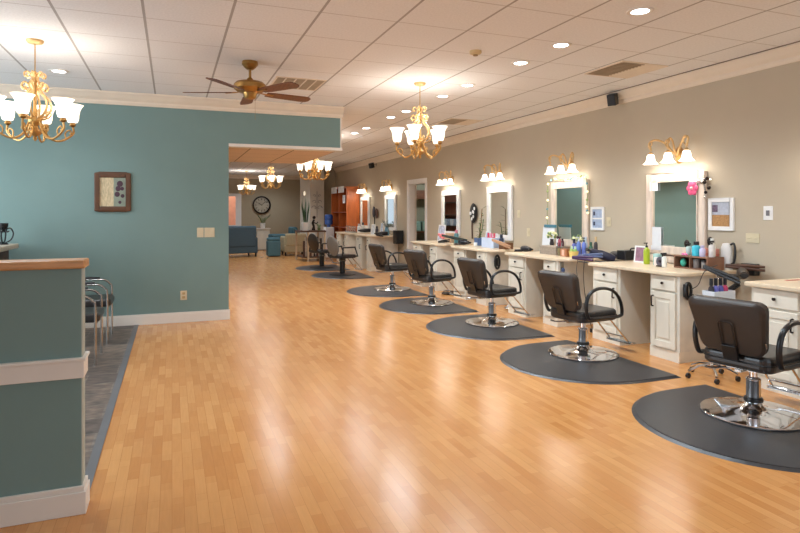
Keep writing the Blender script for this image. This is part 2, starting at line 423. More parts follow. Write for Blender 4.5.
# added fill spots without fixtures, brightening the room, lounge and mirrored walls
for x, y in ((-1.1, 4.6), (-2.9, 7.0), (3.2, 1.5), (1.6, 3.0), (3.2, 14), (3.2, 17), (1.5, 12.2), (2.0, 15), (2.0, 17.4), (2.6, 19), (1.9, 21), (3.6, 22.6)):
    l = bpy.data.lights.new('room_fill_spot', 'SPOT'); l.energy = 60; l.spot_size = 2.6; l.spot_blend = .8; l.color = (.77, .90, 1); l.shadow_soft_size = .06
    o = bpy.data.objects.new('room_fill_spot', l); COL.objects.link(o); o.location = (x, y, ZC-.02)

for x, y in ((1.5, 8.8), (1.5, 10.0)):  # added fill under the low ceiling, brightens the passage wall in the mirrors
    l = bpy.data.lights.new('passage_fill_spot', 'SPOT'); l.energy = 45; l.spot_size = 2.8; l.spot_blend = .8; l.color = (.95, .97, 1); l.shadow_soft_size = .08
    o = bpy.data.objects.new('passage_fill_spot', l); COL.objects.link(o); o.location = (x, y, 2.29)

def vent(x0, x1, y0, y1, label, half):
    t = thing('ceiling_vent', label, 'vent', ((x0+x1)/2, (y0+y1)/2, ZC))
    z = ZC
    g = G(); g.box(x0, x1, y0, y0+.02, z-.008, z); g.box(x0, x1, y1-.02, y1, z-.008, z); g.box(x0, x0+.02, y0+.02, y1-.02, z-.008, z); g.box(x1-.02, x1, y0+.02, y1-.02, z-.008, z)
    g.build('frame', M_crown, t)
    if half:
        xm = x0+.3
        box(x0+.02, xm, y0+.02, y1-.02, z-.002, z).build('backing', M_ventdark, t)
        box(xm, x1-.02, y0+.02, y1-.02, z-.006, z).build('blank_panel', M_crown, t)
        for k in range(12):
            yy = y0+.035+k*(y1-y0-.07)/11
            G().box(x0+.02, xm, yy-.008, yy+.008, z-.012, z-.003).build('louver', M_vent, t)
    else:
        box(x0+.02, x1-.02, y0+.02, y1-.02, z-.002, z).build('backing', M_ventdark, t)
        for k in range(1, 5):
            xx = x0+k*(x1-x0)/5
            box(xx-.007, xx+.007, y0+.02, y1-.02, z-.012, z-.002).build('divider', M_crown, t)
        for k in range(14):
            yy = y0+.04+k*(y1-y0-.08)/13
            G().box(x0+.02, x1-.02, yy-.008, yy+.008, z-.009, z-.003).build('louver', M_vent, t)
    return t
vent(1.06, 1.62, 6.42, 7.0, 'return air grille in ceiling panel beside the ceiling fan', False)
vent(4.10, 4.68, 4.53, 5.11, 'half blank ceiling register with louvers, nearer the camera above the stations', True)
vent(4.10, 4.68, 8.3, 8.85, 'smaller looking ceiling register behind the middle chandelier', True)
t = thing('smoke_detector', 'small round almond smoke detector on the ceiling tile', 'smoke detector', (2.6, 4.76, ZC))
G().lathe([(.055, 0), (.055, -.02), (.05, -.025), (.03, -.035), (.001, -.036)], (2.6, 4.76, ZC), 24).build('body', mat('smoke_detector_plastic', (214, 188, 140), .5), t)
G().lathe([(.022, -.034), (.022, -.044), (.001, -.046)], (2.6, 4.76, ZC), 16).build('sensor_cap', mat('smoke_detector_grill', (160, 130, 86), .5), t)

# ceiling fan
FX, FY = .715, 5.9
t = thing('ceiling_fan', 'aged brass ceiling fan with five walnut blades', 'ceiling fan', (FX, FY, ZC))
G().lathe([(.075, 0), (.078, -.03), (.055, -.06), (.03, -.08), (.001, -.08)], (FX, FY, ZC), 24).build('canopy', M_brass, t)
G().cyl((FX, FY, ZC-.08), (FX, FY, 2.70), .013).build('downrod', M_brass, t)
G().lathe([(.02, .13), (.04, .10), (.13, .085), (.155, .06), (.155, .02), (.12, -.01), (.07, -.02), (.06, -.06), (.05, -.075), (.001, -.085)], (FX, FY, 2.61), 32).build('motor', M_brass, t)
G().cyl((FX+.05, FY, 2.54), (FX+.05, FY, 2.33), .0015, 6).build('pull_chain', M_brass, t)
for k in range(5):
    a = math.radians(15+72*k); R = Matrix.Rotation(a, 3, 'Z')
    g = G(); pl = [(.17, -.045), (.25, -.058), (.56, -.068), (.625, -.06), (.65, -.03), (.65, .03), (.625, .06), (.56, .068), (.25, .058), (.17, .045)]
    tilt = Matrix.Rotation(math.radians(-11), 3, 'X')
    g.prism(pl, -.004, .004, R @ tilt)
    for v in g.bm.verts: v.co += Vector((FX, FY, 2.595))
    b = g.build('blade', M_blade, t)
    g = G(); g.tube([R @ Vector((.10, 0, .0))+Vector((FX, FY, 2.60)), R @ Vector((.15, 0, -.005))+Vector((FX, FY, 2.60)), R @ Vector((.24, 0, -.008))+Vector((FX, FY, 2.60))], [.012, .02, .026], 8, flat=.25)
    g.build('blade_iron', M_brass, b)

# chandeliers
def spiral(cx, cz, r0, r1, a0, a1, n=14):
    return [(cx+(r0+(r1-r0)*i/n)*math.cos(a0+(a1-a0)*i/n), cz+(r0+(r1-r0)*i/n)*math.sin(a0+(a1-a0)*i/n)) for i in range(n+1)]
def bell_up(c, s=1.0):
    P = [(.018, 0), (.038, .008), (.048, .04), (.050, .075), (.056, .108), (.070, .138), (.084, .156)]
    return G().lathe([(r*s, z*s) for r, z in P]+[(r*s*.96, z*s) for r, z in P[::-1]], c, 24)
def chandelier(cx, cy, narm, R0, label, group, zb=2.03, scale=1.0, power=7, phase=0, shade=M_shade):
    t = thing('chandelier', label, 'chandelier', (cx, cy, ZC), group)
    G().lathe([(.068, 0), (.068, -.012), (.055, -.028), (.02, -.036), (.001, -.036)], (cx, cy, ZC), 24).build('canopy', M_goldcream, t)
    G().cyl((cx, cy, ZC-.03), (cx, cy, zb+.60*scale), .005, 8).build('stem', M_gold, t)
    G().lathe([(r*scale, z*scale+zb) for r, z in [(.001, -.0), (.012, .01), (.018, .025), (.010, .04), (.045, .06), (.055, .08), (.03, .10), (.02, .13), (.05, .16), (.055, .185), (.05, .20), (.02, .21), (.013, .3), (.013, .42), (.02, .45), (.012, .5), (.02, .54), (.03, .58), (.012, .60), (.001, .61)]], (cx, cy, 0), 18).build('center_column', M_gold, t)
    for k in range(narm):
        a = phase+2*PI*k/narm; ca, sa = math.cos(a), math.sin(a)
        # cage scroll
        pr = [(.03, .20), (.085, .225), (.125, .29), (.11, .36), (.055, .42), (.04, .46), (.075, .50), (.10, .475), (.085, .44), (.068, .455)]
        pr2 = [(.05, .49), (.02, .54), (.05, .59), (.08, .58), (.075, .55), (.055, .56)]
        g = G()
        g.tube([(cx+r*ca*scale, cy+r*sa*scale, zb+z*scale) for r, z in [(p.x, p.y) for p in catmull([(q[0], q[1], 0) for q in pr], 4)]], .010*scale, 6)
        g.tube([(cx+r*ca*scale, cy+r*sa*scale, zb+z*scale) for r, z in [(p.x, p.y) for p in catmull([(q[0], q[1], 0) for q in pr2], 4)]], .008*scale, 6)
        b2 = a+PI/narm; cb, sb = math.cos(b2), math.sin(b2)
        pr3 = [(.055, .19), (.10, .20), (.125, .235), (.10, .26), (.085, .235), (.10, .225)]
        g.tube([(cx+r*cb*scale, cy+r*sb*scale, zb+z*scale) for r, z in [(p.x, p.y) for p in catmull([(q[0], q[1], 0) for q in pr3], 4)]], .006*scale, 6)
        g.build('cage_scroll', M_goldcream, t)
        # arm
        pa = [(.045, .165), (.09, .06), (.16, .015), (R0-.06, .035), (R0+.005, .095), (R0+.002, .15)]
        pb = [(R0-.055, .045), (R0-.06, .09), (R0-.03, .12), (R0-.01, .10), (R0-.025, .085)]
        g = G()
        g.tube([(cx+r*ca*scale, cy+r*sa*scale, zb+z*scale) for r, z in [(p.x, p.y) for p in catmull([(q[0], q[1], 0) for q in pa], 5)]], .009*scale, 7)
        g.tube([(cx+r*ca*scale, cy+r*sa*scale, zb+z*scale) for r, z in [(p.x, p.y) for p in catmull([(q[0], q[1], 0) for q in pb], 4)]], .006*scale, 6)
        pc = [(.05, .08), (.075, .13), (.10, .12), (.095, .095), (.08, .10)]
        g.tube([(cx+r*ca*scale, cy+r*sa*scale, zb+z*scale) for r, z in [(p.x, p.y) for p in catmull([(q[0], q[1], 0) for q in pc], 4)]], .005*scale, 6)
        arm = g.build('arm', M_gold, t)
        ax, ay, az = cx+R0*ca*scale, cy+R0*sa*scale, zb+.15*scale
        G().lathe([(.008, 0), (.026, .012), (.028, .02), (.02, .03), (.024, .042), (.001, .045)], (ax, ay, az), 14).build('candle_cup', M_brass, arm)
        bell_up((ax, ay, az+.036), scale*1.05).build('glass_shade', shade, arm)
        if power: point('chandelier_bulb', (ax-cx, ay-cy, az+.24*scale-ZC), power*.34, (.98, .96, .96), .035, t)
    return t
chandelier(-1.10, 5.84, 6, .295, 'gold scroll chandelier at the far left in front of the teal wall', 'ornate gold chandeliers', power=3.4, phase=.42)
chandelier(2.65, 6.17, 5, .262, 'gold five light scroll chandelier hanging in the middle of the main room', 'ornate gold chandeliers', power=4.6, phase=.30)
chandelier(2.55, 11.1, 8, .29, 'wide eight light gold chandelier just beyond the passage, largest of the three far ones', 'ornate gold chandeliers', power=4, phase=.2)
chandelier(2.46, 15.8, 6, .27, 'gold chandelier in middle of the three seen through the passage', 'ornate gold chandeliers', power=4, phase=.5)
chandelier(2.50, 21.6, 5, .27, 'smallest and farthest gold chandelier, above the blue armchair and window', 'ornate gold chandeliers', power=6, phase=.1)

# speakers under the crown
def speaker(y, z, label, rz=.5):
    t = thing('wall_speaker', label, 'speaker', (XW, y, z))
    R = Matrix.Rotation(rz, 3, 'Z') @ Matrix.Rotation(math.radians(-18), 3, 'Y')
    g = G(); g.box(XW-.20, XW-.08, y-.05, y+.05, z-.075, z+.065, R); g.build('cabinet', M_blackplastic, t, bev=.008)
    g = G(); g.tube([(XW-.005, y, z+.03), (XW-.06, y, z+.03), (XW-.12, y, z+.01)], .008, 6); g.box(XW-.01, XW-.001, y-.03, y+.03, z-.02, z+.06); g.build('bracket', M_dullchrome, t)
speaker(5.72, 2.80, 'small black wall speaker angled down below the crown moulding, nearer the camera')
speaker(15.0, 2.68, 'tiny dark wall speaker high on the beige wall far down the room')

# ================================================================== STATIONS
# (index, near Y, far Y, ordinal words)
ST = [(2.20, 3.46, 'nearest station at the right edge'), (4.12, 5.40, 'second station from the camera'), (5.86, 7.18, 'third station from the camera'),
      (7.62, 8.90, 'fourth station from the camera'), (9.40, 10.68, 'fifth station from the camera, before the doorway'), (13.15, 14.48, 'sixth station, just beyond the doorway'), (15.12, 16.42, 'farthest station beside the orange cabinet')]
XF = 4.42
def cabinet(y0, y1, label, group, side_mat):
    t = thing('base_cabinet', label, 'cabinet', ((XF+XW)/2, (y0+y1)/2, 0), group)
    g = G(); g.box(XF+.018, XW-.02, y0, y1, .10, .81)
    g.build('body', side_mat, t)
    box(XF+.01, XW-.02, y0, y1, 0, .10).build('plinth', M_cab, t)
    d = G(); d.box(XF-.004, XF+.018, y0+.035, y1-.03, .665, .805)
    dw = d.build('drawer', M_cab, t, bev=.005)
    G().ball((XF-.02, (y0+y1)/2, .735), .014).cyl((XF-.02, (y0+y1)/2, .735), (XF, (y0+y1)/2, .735), .006).build('knob', M_knob, dw)
    g = G(); a0, a1 = y0+.035, y1-.03
    g.box(XF+.002, XF+.018, a0, a1, .115, .645)
    g.box(XF-.006, XF+.002, a0, a0+.05, .115, .645); g.box(XF-.006, XF+.002, a1-.05, a1, .115, .645)
    g.box(XF-.006, XF+.002, a0+.05, a1-.05, .115, .175); g.box(XF-.006, XF+.002, a0+.05, a1-.05, .585, .645)
    g.box(XF-.004, XF+.002, a0+.075, a1-.075, .205, .555)
    dd = g.build('door', M_cab, t, bev=.003)
    yh = a1-.03 if (hash(label) % 1 == 0 and 'near side' in label) else a0+.035
    G().tube(catmull([(XF-.006, yh, .60), (XF-.03, yh, .595), (XF-.03, yh, .54), (XF-.03, yh, .505), (XF-.006, yh, .50)], 3), .007, 8).build('handle', M_knob, dd)
    return t
def countertop(y0, y1, label, rad):
    pts = [(XW-.002, y0), ]
    cx, cy = XF-.035+rad, y0+rad
    for k in range(9):
        a = -PI/2-k*PI/2/8; pts.append((cx+rad*math.cos(a), cy+rad*math.sin(a)))
    pts.append((XF-.035+.0, y1)); pts.append((XW-.002, y1))
    o = G().prism(pts, .812, .85).build('countertop', M_counter, bev=.009)
    return tag(o, label, 'countertop', 'cream station countertops')
for i, (y0, y1, nm) in enumerate(ST):
    rad = .13 if i in (0, 1) else .30
    cabinet(y0+.04+(.12 if rad > .2 else 0), y0+.40+(.06 if rad > .2 else 0), 'white cabinet at near side of '+nm, 'white station cabinets', M_cabside)
    cabinet(y1-.46, y1-.03, 'white cabinet at far side of '+nm, 'white station cabinets', M_cab)
    countertop(y0, y1, 'cream laminate countertop of the '+nm, rad)

# mirrors
MY = [(3.05, 'nearest the camera'), (4.88, 'second'), (6.71, 'third'), (8.57, 'fourth'), (10.42, 'fifth'), (13.84, 'sixth'), (15.92, 'seventh')]
desc = ['', 'whitewashed wood framed mirror with a pink sticker and taped papers, at second station', 'whitewashed framed mirror draped with a string light garland', 'white framed mirror beside the tall plant at the fourth station',
        'white framed mirror reflecting brown shelves, right of the doorway', 'narrow looking white framed mirror left of the doorway', 'white framed mirror against the side of the orange cabinet']
for i in range(1, 7):
    y = MY[i][0]; hw = .40; z0, z1 = .955, 1.85; f = .085
    t = thing('station_mirror', desc[i], 'mirror', (XW, y, z0), 'framed station mirrors')
    fm = M_distress if i <= 2 else M_whiteframe
    g = G(); x0 = XW-.045
    g.box(x0, XW-.002, y-hw, y-hw+f, z0, z1); g.box(x0, XW-.002, y+hw-f, y+hw, z0, z1)
    g.box(x0, XW-.002, y-hw+f, y+hw-f, z0, z0+f); g.box(x0, XW-.002, y-hw+f, y+hw-f, z1-f, z1)
    g.build('frame', fm, t, bev=.008)
    g = G(); e = .012; x1 = XW-.03
    g.box(x1-.022, x1, y-hw+f, y-hw+f+e, z0+f, z1-f); g.box(x1-.022, x1, y+hw-f-e, y+hw-f, z0+f, z1-f); g.box(x1-.022, x1, y-hw+f+e, y+hw-f-e, z1-f-e, z1-f)
    g.build('inner_molding', fm, t)
    box(XW-.03, XW-.02, y-hw+f, y+hw-f, z0+f, z1-f).build('glass', M_mirror, t)
    g = G(); g.box(XW-.02, XW-.002, y-hw+f, y+hw-f, z0+f, z1-f); g.build('backboard', M_cab, t)
# splash ledge below second mirror
o = box(XW-.03, XW-.001, 4.45, 5.32, .86, .94).build('mirror_ledge', M_distress, bev=.005); tag(o, 'whitewashed wood ledge board below the second mirror', 'ledge')

# vanity lights
def bell_down(c):
    P = [(.018, 0), (.034, -.006), (.042, -.03), (.046, -.06), (.056, -.085), (.074, -.105), (.082, -.11)]
    return G().lathe(P+[(r*.95, z) for r, z in P[::-1]], c, 22)
vl = [('with three glass bell shades above the second mirror', 4.84), ('with three bell shades above the garlanded mirror', 6.71), ('with three bell shades above the fourth mirror', 8.57),
      ('with three bell shades right of the doorway', 10.39), ('with three bell shades left of the doorway', 13.82), ('with three bell shades near the orange cabinet', 15.85), ('at the station nearest the camera', 3.02)]
ZV = 2.06
def vanity_light(y, lab):
    t = thing('vanity_light', 'gold scroll wall light '+lab, 'wall light', (XW, y, ZV), 'gold wall lights')
    G().lathe([(.055, 0), (.055, .008), (.045, .018), (.02, .03), (.001, .035)], (XW, y, ZV-.02), 20, Matrix.Diagonal((1, 1, 1)).to_3x3() @ Matrix.Rotation(-PI/2, 3, 'Y') @ Matrix.Diagonal((1.7, 1, 1))).build('wall_plate', M_gold, t)
    for s in (-1, 0, 1):
        ys = y+s*.245
        xs = XW-.165
        g = G()
        if s:
            g.tube(catmull([(XW-.02, y, ZV-.03), (XW-.06, y+s*.04, ZV+.02), (XW-.09, y+s*.12, ZV+.12), (XW-.14, y+s*.2, ZV+.16), (xs, ys+s*.02, ZV+.13), (xs, ys, ZV+.06), (xs, ys, ZV+.04)], 5), .012, 7)
        else:
            g.tube(catmull([(XW-.02, y, ZV-.03), (XW-.07, y, ZV+.03), (XW-.10, y, ZV+.13), (XW-.14, y, ZV+.16), (xs-.005, y, ZV+.12), (xs, y, ZV+.06), (xs, y, ZV+.04)], 5), .010, 7)
        g.tube(catmull([(xs, ys, ZV+.05), (xs+.012, ys+.045, ZV+.09), (xs+.012, ys+.04, ZV+.135), (xs+.01, ys+.0, ZV+.145), (xs, ys-.018, ZV+.115), (xs, ys, ZV+.10)], 5), .007, 6)
        g.lathe([(.02, 0), (.024, .012), (.014, .03), (.001, .035)], (xs, ys, ZV), 12)
        arm = g.build('arm', M_goldcream, t)
        bell_down((xs, ys, ZV+.005)).build('glass_shade', M_vshade, arm)
        point('vanity_bulb', (xs-XW, ys-y, -.10), 1.7, (1, .95, .88), .06, t)
for lab, y in vl: vanity_light(y, lab)

# chairs -------------------------------------------------------------
def rrect(hw, hh, r, n=5):
    pts = []
    for sx, sy, a0 in ((1, 1, 0), (-1, 1, PI/2), (-1, -1, PI), (1, -1, 1.5*PI)):
        for k in range(n+1):
            a = a0+k*PI/2/n; pts.append((sx*(hw-r)+r*math.cos(a), sy*(hh-r)+r*math.sin(a)))
    return pts
def salon_chair():
    t = thing('salon_chair', '', 'chair', (0, 0, 0), 'black hydraulic salon chairs')
    z0 = .017
    bp = G().lathe([(.33, 0), (.335, .006), (.33, .014), (.30, .019), (.20, .028), (.10, .042), (.06, .062), (.045, .085), (.001, .085)], (0, 0, z0), 48).build('base_plate', M_chrome, t)
    G().lathe([(.336, 0), (.341, .004), (.336, .009), (.33, .0085)], (0, 0, z0), 48).build('rubber_ring', M_matrim, bp)
    G().lathe([(.052, .08), (.055, .10), (.046, .11), (.046, .235), (.05, .245), (.04, .255), (.026, .26), (.026, .335), (.001, .335)], (0, 0, z0), 24).build('hydraulic_column', M_chrome, t)
    G().lathe([(.06, .09), (.062, .10), (.058, .115), (.05, .12)], (0, 0, z0), 20).build('column_collar', M_blackplastic, t)
    g = G(); g.box(-.16, .16, -.10, .10, .345, .365); g.box(-.2, .2, -.02, .02, .335, .35); g.build('seat_plate', M_dullchrome, t)
    G().tube(catmull([(0, .05, .33), (-.08, .14, .32), (-.16, .2, .315), (-.22, .22, .33)], 4), .008, 8).build('pump_lever', M_chrome, t)
    # seat
    g = G().prism(rrect(.245, .235, .07), .365, .475); st = g.build('seat', M_black, t, bev=.03, bseg=4)
    G().tube([(x+.0, y, .42) for x, y in rrect(.248, .238, .07)], .005, 6, closed=True).build('piping', M_blackplastic, st)
    # backrest: reclined, trapezoid wider on top
    R = Matrix.Translation((-.235, 0, .475)) @ Matrix.Rotation(math.radians(-18), 4, 'Y')
    out = []
    for x, y in rrect(.238, .19, .06): out.append((x*(1+.12*(y/.19)), y))
    def to_back(x, y, z): return R @ Vector((z, x, y+.195))
    g = G(); n = len(out); bm = g.bm
    def ring(sc, d): return [bm.verts.new(to_back(x*sc, (y*sc if True else y), d+.02*(1-(x/.28)**2)*(-1))) for x, y in out]
    r0 = ring(.93, -.028); r1 = ring(1.0, -.012); r2 = ring(1.0, .03); r3 = ring(.93, .05)
    for a, b in ((r0, r1), (r1, r2), (r2, r3)):
        for i in range(n): bm.faces.new((a[i], a[(i+1) % n], b[(i+1) % n], b[i]))
    bm.faces.new(r0[::-1]); bm.faces.new(r3); g.smooth = True
    bk = g.build('backrest', M_blackback, t)
    g = G(); ins = [(x*.86, y*.8) for x, y in rrect(.052, .13, .025)]
    g.tube([to_back(x, y-.055, -.052) for x, y in ins], .006, 6, closed=True); g.build('back_slot_trim', M_blackplastic, bk)
    g = G(); a = [to_back(x, y, z) for z in (-.062, -.042) for x, y in ((-.05, -.225), (.05, -.225), (.05, -.12), (-.05, -.12))]
    vs = [g.bm.verts.new(p) for p in a]
    for f in ((3, 2, 1, 0), (4, 5, 6, 7), (0, 1, 5, 4), (1, 2, 6, 5), (2, 3, 7, 6), (3, 0, 4, 7)): g.bm.faces.new([vs[i] for i in f])
    g.build('back_bracket', M_blackplastic, bk, bev=.004)
    g = G(); pz = [to_back(-.235+dx, -.09+dy, -.034+dz) for dz in (0, .006) for dx, dy in ((-.004, -.02), (.004, -.02), (.004, .02), (-.004, .02))]
    vs = [g.bm.verts.new(p) for p in pz]
    for f in ((3, 2, 1, 0), (4, 5, 6, 7), (0, 1, 5, 4), (1, 2, 6, 5), (2, 3, 7, 6), (3, 0, 4, 7)): g.bm.faces.new([vs[i] for i in f])
    g.build('small_tag', M_dullchrome, bk)
    # arms: D loops
    for s in (-1, 1):
        y = s*.275
        loop = [(-.21, y, .44), (-.235, y*1.02, .55), (-.20, y*1.04, .65), (-.10, y*1.05, .695), (.03, y*1.05, .69), (.14, y*1.04, .64), (.21, y*1.02, .55), (.235, y, .45), (.20, y, .415), (0, y, .41), (-.16, y, .415)]
        am = G().tube(catmull(loop, 5, closed=True), .019, 10, closed=True, flat=.8).build('armrest', M_blackplastic, t)
    # footrest
    g = G()
    for s in (-1, 1): g.tube([(.20, s*.11, .36), (.26, s*.11, .345), (.50, s*.12, .10)], .009, 8)
    g.tube([(.50, -.16, .10), (.50, .16, .10)], .010, 8); g.tube([(.43, -.12, .165), (.43, .12, .165)], .007, 8)
    fr = g.build('footrest', M_chrome, t)
    G().box(.48, .58, -.15, .15, .085, .092).build('foot_plate', M_dullchrome, fr)
    return t
proto = salon_chair()
chairs = [(3.77, 2.90, 10, 'black salon chair nearest the camera, its back turned, cut by the right edge'),
          (3.80, 4.75, 6, 'black salon chair in front of the second station, second nearest'),
          (3.78, 6.49, 8, 'black salon chair before the third station, third from the camera'),
          (3.74, 8.245, 14, 'black salon chair before the fourth station, fourth from the camera'),
          (3.74, 9.98, 8, 'black salon chair just in front of the doorway, fifth from camera')]
for x, y, a, lab in chairs: place(proto, (x, y, 0), math.radians(a), lab)

def square_arm_chair(x, y, rz, label, grey):
    t = thing('salon_chair', label, 'chair', (0, 0, 0), 'square armed salon chairs')
    z0 = .017
    G().lathe([(.30, 0), (.30, .012), (.08, .03), (.001, .03)], (0, 0, z0), 32).build('base_plate', M_blackplastic, t)
    G().lathe([(.062, .03), (.062, .29), (.001, .29)], (0, 0, z0), 20).build('column', M_blackplastic, t)
    G().lathe([(.05, .0), (.085, .03), (.07, .08), (.03, .09)], (0, 0, .29), 16).build('pump_housing', M_dullchrome, t)
    G().prism(rrect(.23, .22, .05), .385, .465).build('seat', M_black, t, bev=.02)
    g = G(); g.lathe([(.001, -.03), (.15, -.028), (.2, -.015), (.21, 0), (.2, .015), (.15, .028), (.001, .03)], (0, 0, 0), 24, Matrix.Rotation(PI/2-.2, 3, 'Y') @ Matrix.Diagonal((1.1, 1, 1)))
    for v in g.bm.verts: v.co += Vector((-.27, 0, .66))
    g.build('backrest', mat('grey_vinyl', (128, 122, 116), .5) if grey else M_black, t)
    for s in (-1, 1):
        G().tube([(-.2, s*.25, .42), (-.17, s*.25, .63), (.16, s*.25, .63), (.24, s*.25, .43), (-.2, s*.25, .42)], .019, 8).build('armrest', M_blackplastic, t)
    g = G()
    for s in (-1, 1): g.tube([(.2, s*.1, .39), (.48, s*.11, .10)], .010, 8)
    g.tube([(.48, -.15, .10), (.48, .15, .10)], .011, 8); g.build('footrest', M_chrome, t)
    t.location = (x, y, 0); t.rotation_euler = (0, 0, math.radians(rz))
square_arm_chair(3.58, 12.76, 22, 'grey backed salon chair with square black arms beyond the doorway', True)
square_arm_chair(3.54, 14.54, 25, 'farthest salon chair with square black arms near the console table', False)

# mats
def salon_mat(cy, label, rz=0):
    pts = []; xr = 4.07; xc = 3.66; r = .775
    pts.append((xr, cy-r)); pts.append((xr, cy+r))
    for k in range(33):
        a = PI/2+PI*k/32; pts.append((xc+.79*math.cos(a), cy+r*math.sin(a)))
    cx0 = 3.5
    top = [(cx0+(x-cx0)*.96, cy+(y-cy)*.965) for x, y in pts]
    t = thing('anti_fatigue_mat', label, 'floor mat', (cx0, cy, 0), 'dark half round salon mats')
    G().prism(pts, .0, .012, None, top).build('beveled_edge', M_matrim, t)
    tp = [(cx0+(x-cx0)*.957, cy+(y-cy)*.962) for x, y in pts]
    G().prism(tp, .012, .0165).build('mat_top', M_mat, t)
for (y, n) in ((2.79, 'under the nearest salon chair'), (4.57, 'under the second salon chair'), (6.34, 'under the third salon chair'), (8.10, 'under the fourth salon chair'), (9.86, 'under the fifth salon chair'),
               (12.68, 'under the grey backed chair beyond the doorway'), (14.5, 'under the farthest salon chair')):
    salon_mat(y, 'dark half round anti fatigue mat '+n)

# ================================================================== WALL THINGS
def wall_frame_x(y0, y1, z0, z1, name, label, cat, m, f=.03, d=.025):
    t = thing(name, label, cat, (XW, (y0+y1)/2, z0))
    g = G(); x0 = XW-d
    g.box(x0, XW-.001, y0, y0+f, z0, z1); g.box(x0, XW-.001, y1-f, y1, z0, z1); g.box(x0, XW-.001, y0+f, y1-f, z0, z0+f); g.box(x0, XW-.001, y0+f, y1-f, z1-f, z1)
    g.build('frame', m, t, bev=.003)
    return t
M_paper = mat('white_paper', (226, 228, 232), .8, var=.03)
t = wall_frame_x(4.165, 4.455, 1.235, 1.56, 'picture_frame', 'white frame with grey certificate and cork, right of second mirror', 'picture frame', M_whiteframe, .04)
box(XW-.014, XW-.002, 4.205, 4.415, 1.275, 1.39).build('cork_panel', mat('cork', (178, 134, 88), .9, var=.2, scale=60), t)
box(XW-.013, XW-.002, 4.205, 4.415, 1.392, 1.52).build('certificate', mat('grey_blue_print', (184, 188, 200), .8, var=.12, scale=30), t)
box(XW-.017, XW-.0135, 4.35, 4.41, 1.42, 1.49).build('photo', mat('dark_photo_print', (110, 92, 110), .7, var=.5, scale=50), t)
t = wall_frame_x(6.02, 6.27, 1.185, 1.485, 'picture_frame', 'white double opening frame with two small photos, right of garlanded mirror', 'picture frame', M_whiteframe, .03)
box(XW-.02, XW-.002, 6.05, 6.24, 1.325, 1.345).build('divider', M_whiteframe, t)
for z0, z1 in ((1.215, 1.325), (1.345, 1.455)):
    ph = box(XW-.013, XW-.002, 6.05, 6.24, z0, z1).build('photo', mat('pale_blue_photo', (168, 182, 206), .6, var=.15, scale=25), t)
    box(XW-.016, XW-.0135, 6.19, 6.225, z0+.03, z1-.03).build('dark_figure', mat('navy_print', (60, 64, 88), .6), ph)
def switch(y0, y1, z0, z1, label, n, m=None, dark=False):
    t = thing('wall_switch', label, 'switch', (XW, (y0+y1)/2, z0))
    box(XW-.007, XW-.0005, y0, y1, z0, z1).build('plate', m or M_plate, t, bev=.003)
    for k in range(n):
        c = y0+(y1-y0)*(k+.5)/n
        box(XW-.014, XW-.006, c-.016, c+.016, z0+.04, z1-.04).build('rocker', mat('switch_grey', (120, 116, 120), .4) if dark else (m or M_plate), t, bev=.002)
switch(3.905, 4.045, 1.125, 1.215, 'almond double switch plate low on beige wall right of the certificate frame', 2)
switch(3.772, 3.865, 1.345, 1.475, 'white thermostat plate above the double switch plate', 1, M_whiteframe, True)
switch(5.905, 5.985, 1.235, 1.355, 'almond switch plate beside the double photo frame', 1)
switch(7.975, 8.05, 1.33, 1.45, 'upper almond switch plate between third and fourth mirrors', 1)
switch(7.70, 7.78, 1.04, 1.17, 'lower almond outlet plate just left of the clipboard', 1)
# mask ornament, far fan ornament
t = thing('wall_ornament', 'black and white oval fan ornament hanging left of the fourth mirror', 'wall ornament', (XW, 9.45, 1.2))
Rm = Matrix.Rotation(PI/2, 3, 'Y')
g = G().lathe([(.001, 0), (.10, .003), (.14, .015), (.12, .035), (.001, .045)], (XW-.045, 9.47, 1.40), 24, Rm @ Matrix.Diagonal((1.3, 1, .9))); g.build('face', M_blackplastic, t)
g = G(); random.seed(3)
for k in range(7): g.ball((XW-.055, 9.47+random.uniform(-.08, .08), 1.40+random.uniform(-.12, .12)), .03, .3, 1, 1.1)
g.build('white_petal', M_whiteframe, t)
G().tube([(XW-.02, 9.53, 1.30), (XW-.025, 9.535, 1.15), (XW-.02, 9.53, .93)], .014, 8).build('tassel', M_brown, t)
t = thing('wall_ornament', 'small black round double ornament between the two farthest stations', 'wall ornament', (XW, 15.0, 1.2))
G().lathe([(.001, 0), (.11, .01), (.10, .03), (.001, .035)], (XW-.04, 15.15, 1.42), 18, Rm @ Matrix.Diagonal((1.4, 1, 1))).build('disc', M_blackplastic, t)
G().lathe([(.001, 0), (.10, .01), (.09, .03), (.001, .035)], (XW-.05, 14.88, 1.38), 18, Rm @ Matrix.Diagonal((1.4, 1, 1))).build('disc', M_brown, t)
G().cyl((XW-.02, 15.1, 1.28), (XW-.02, 15.1, .93), .012).build('rod', M_blackplastic, t)
# mirror decorations, second mirror
o = box(XW-.0475, XW-.0455, 5.05, 5.20, .99, 1.25).build('note_paper', M_paper)
o.location.x -= 0.0; tag(o, 'white sheet of paper taped over lower left of the second mirror', 'paper')
o = box(XW-.0485, XW-.0455, 5.10, 5.22, 1.66, 1.76).build('note_paper', M_paper); tag(o, 'small white card stuck at upper left corner of the second mirror', 'paper')
t = thing('flower_sticker', 'bright pink flower decoration at top right of the second mirror', 'decoration', (XW-.06, 4.62, 1.65))
g = G()
for k in range(6):
    a = k*PI/3; g.ball((XW-.058, 4.62+.04*math.cos(a), 1.67+.045*math.sin(a)), .035, .3, 1, 1)
g.build('petal', mat('hot_pink', (232, 92, 136), .5), t)
g = G(); g.ball((XW-.07, 4.62, 1.67), .018)
g.box(XW-.06, XW-.05, 4.53, 4.66, 1.72, 1.77); g.build('center', mat('pale_pink', (240, 200, 200), .5), t)
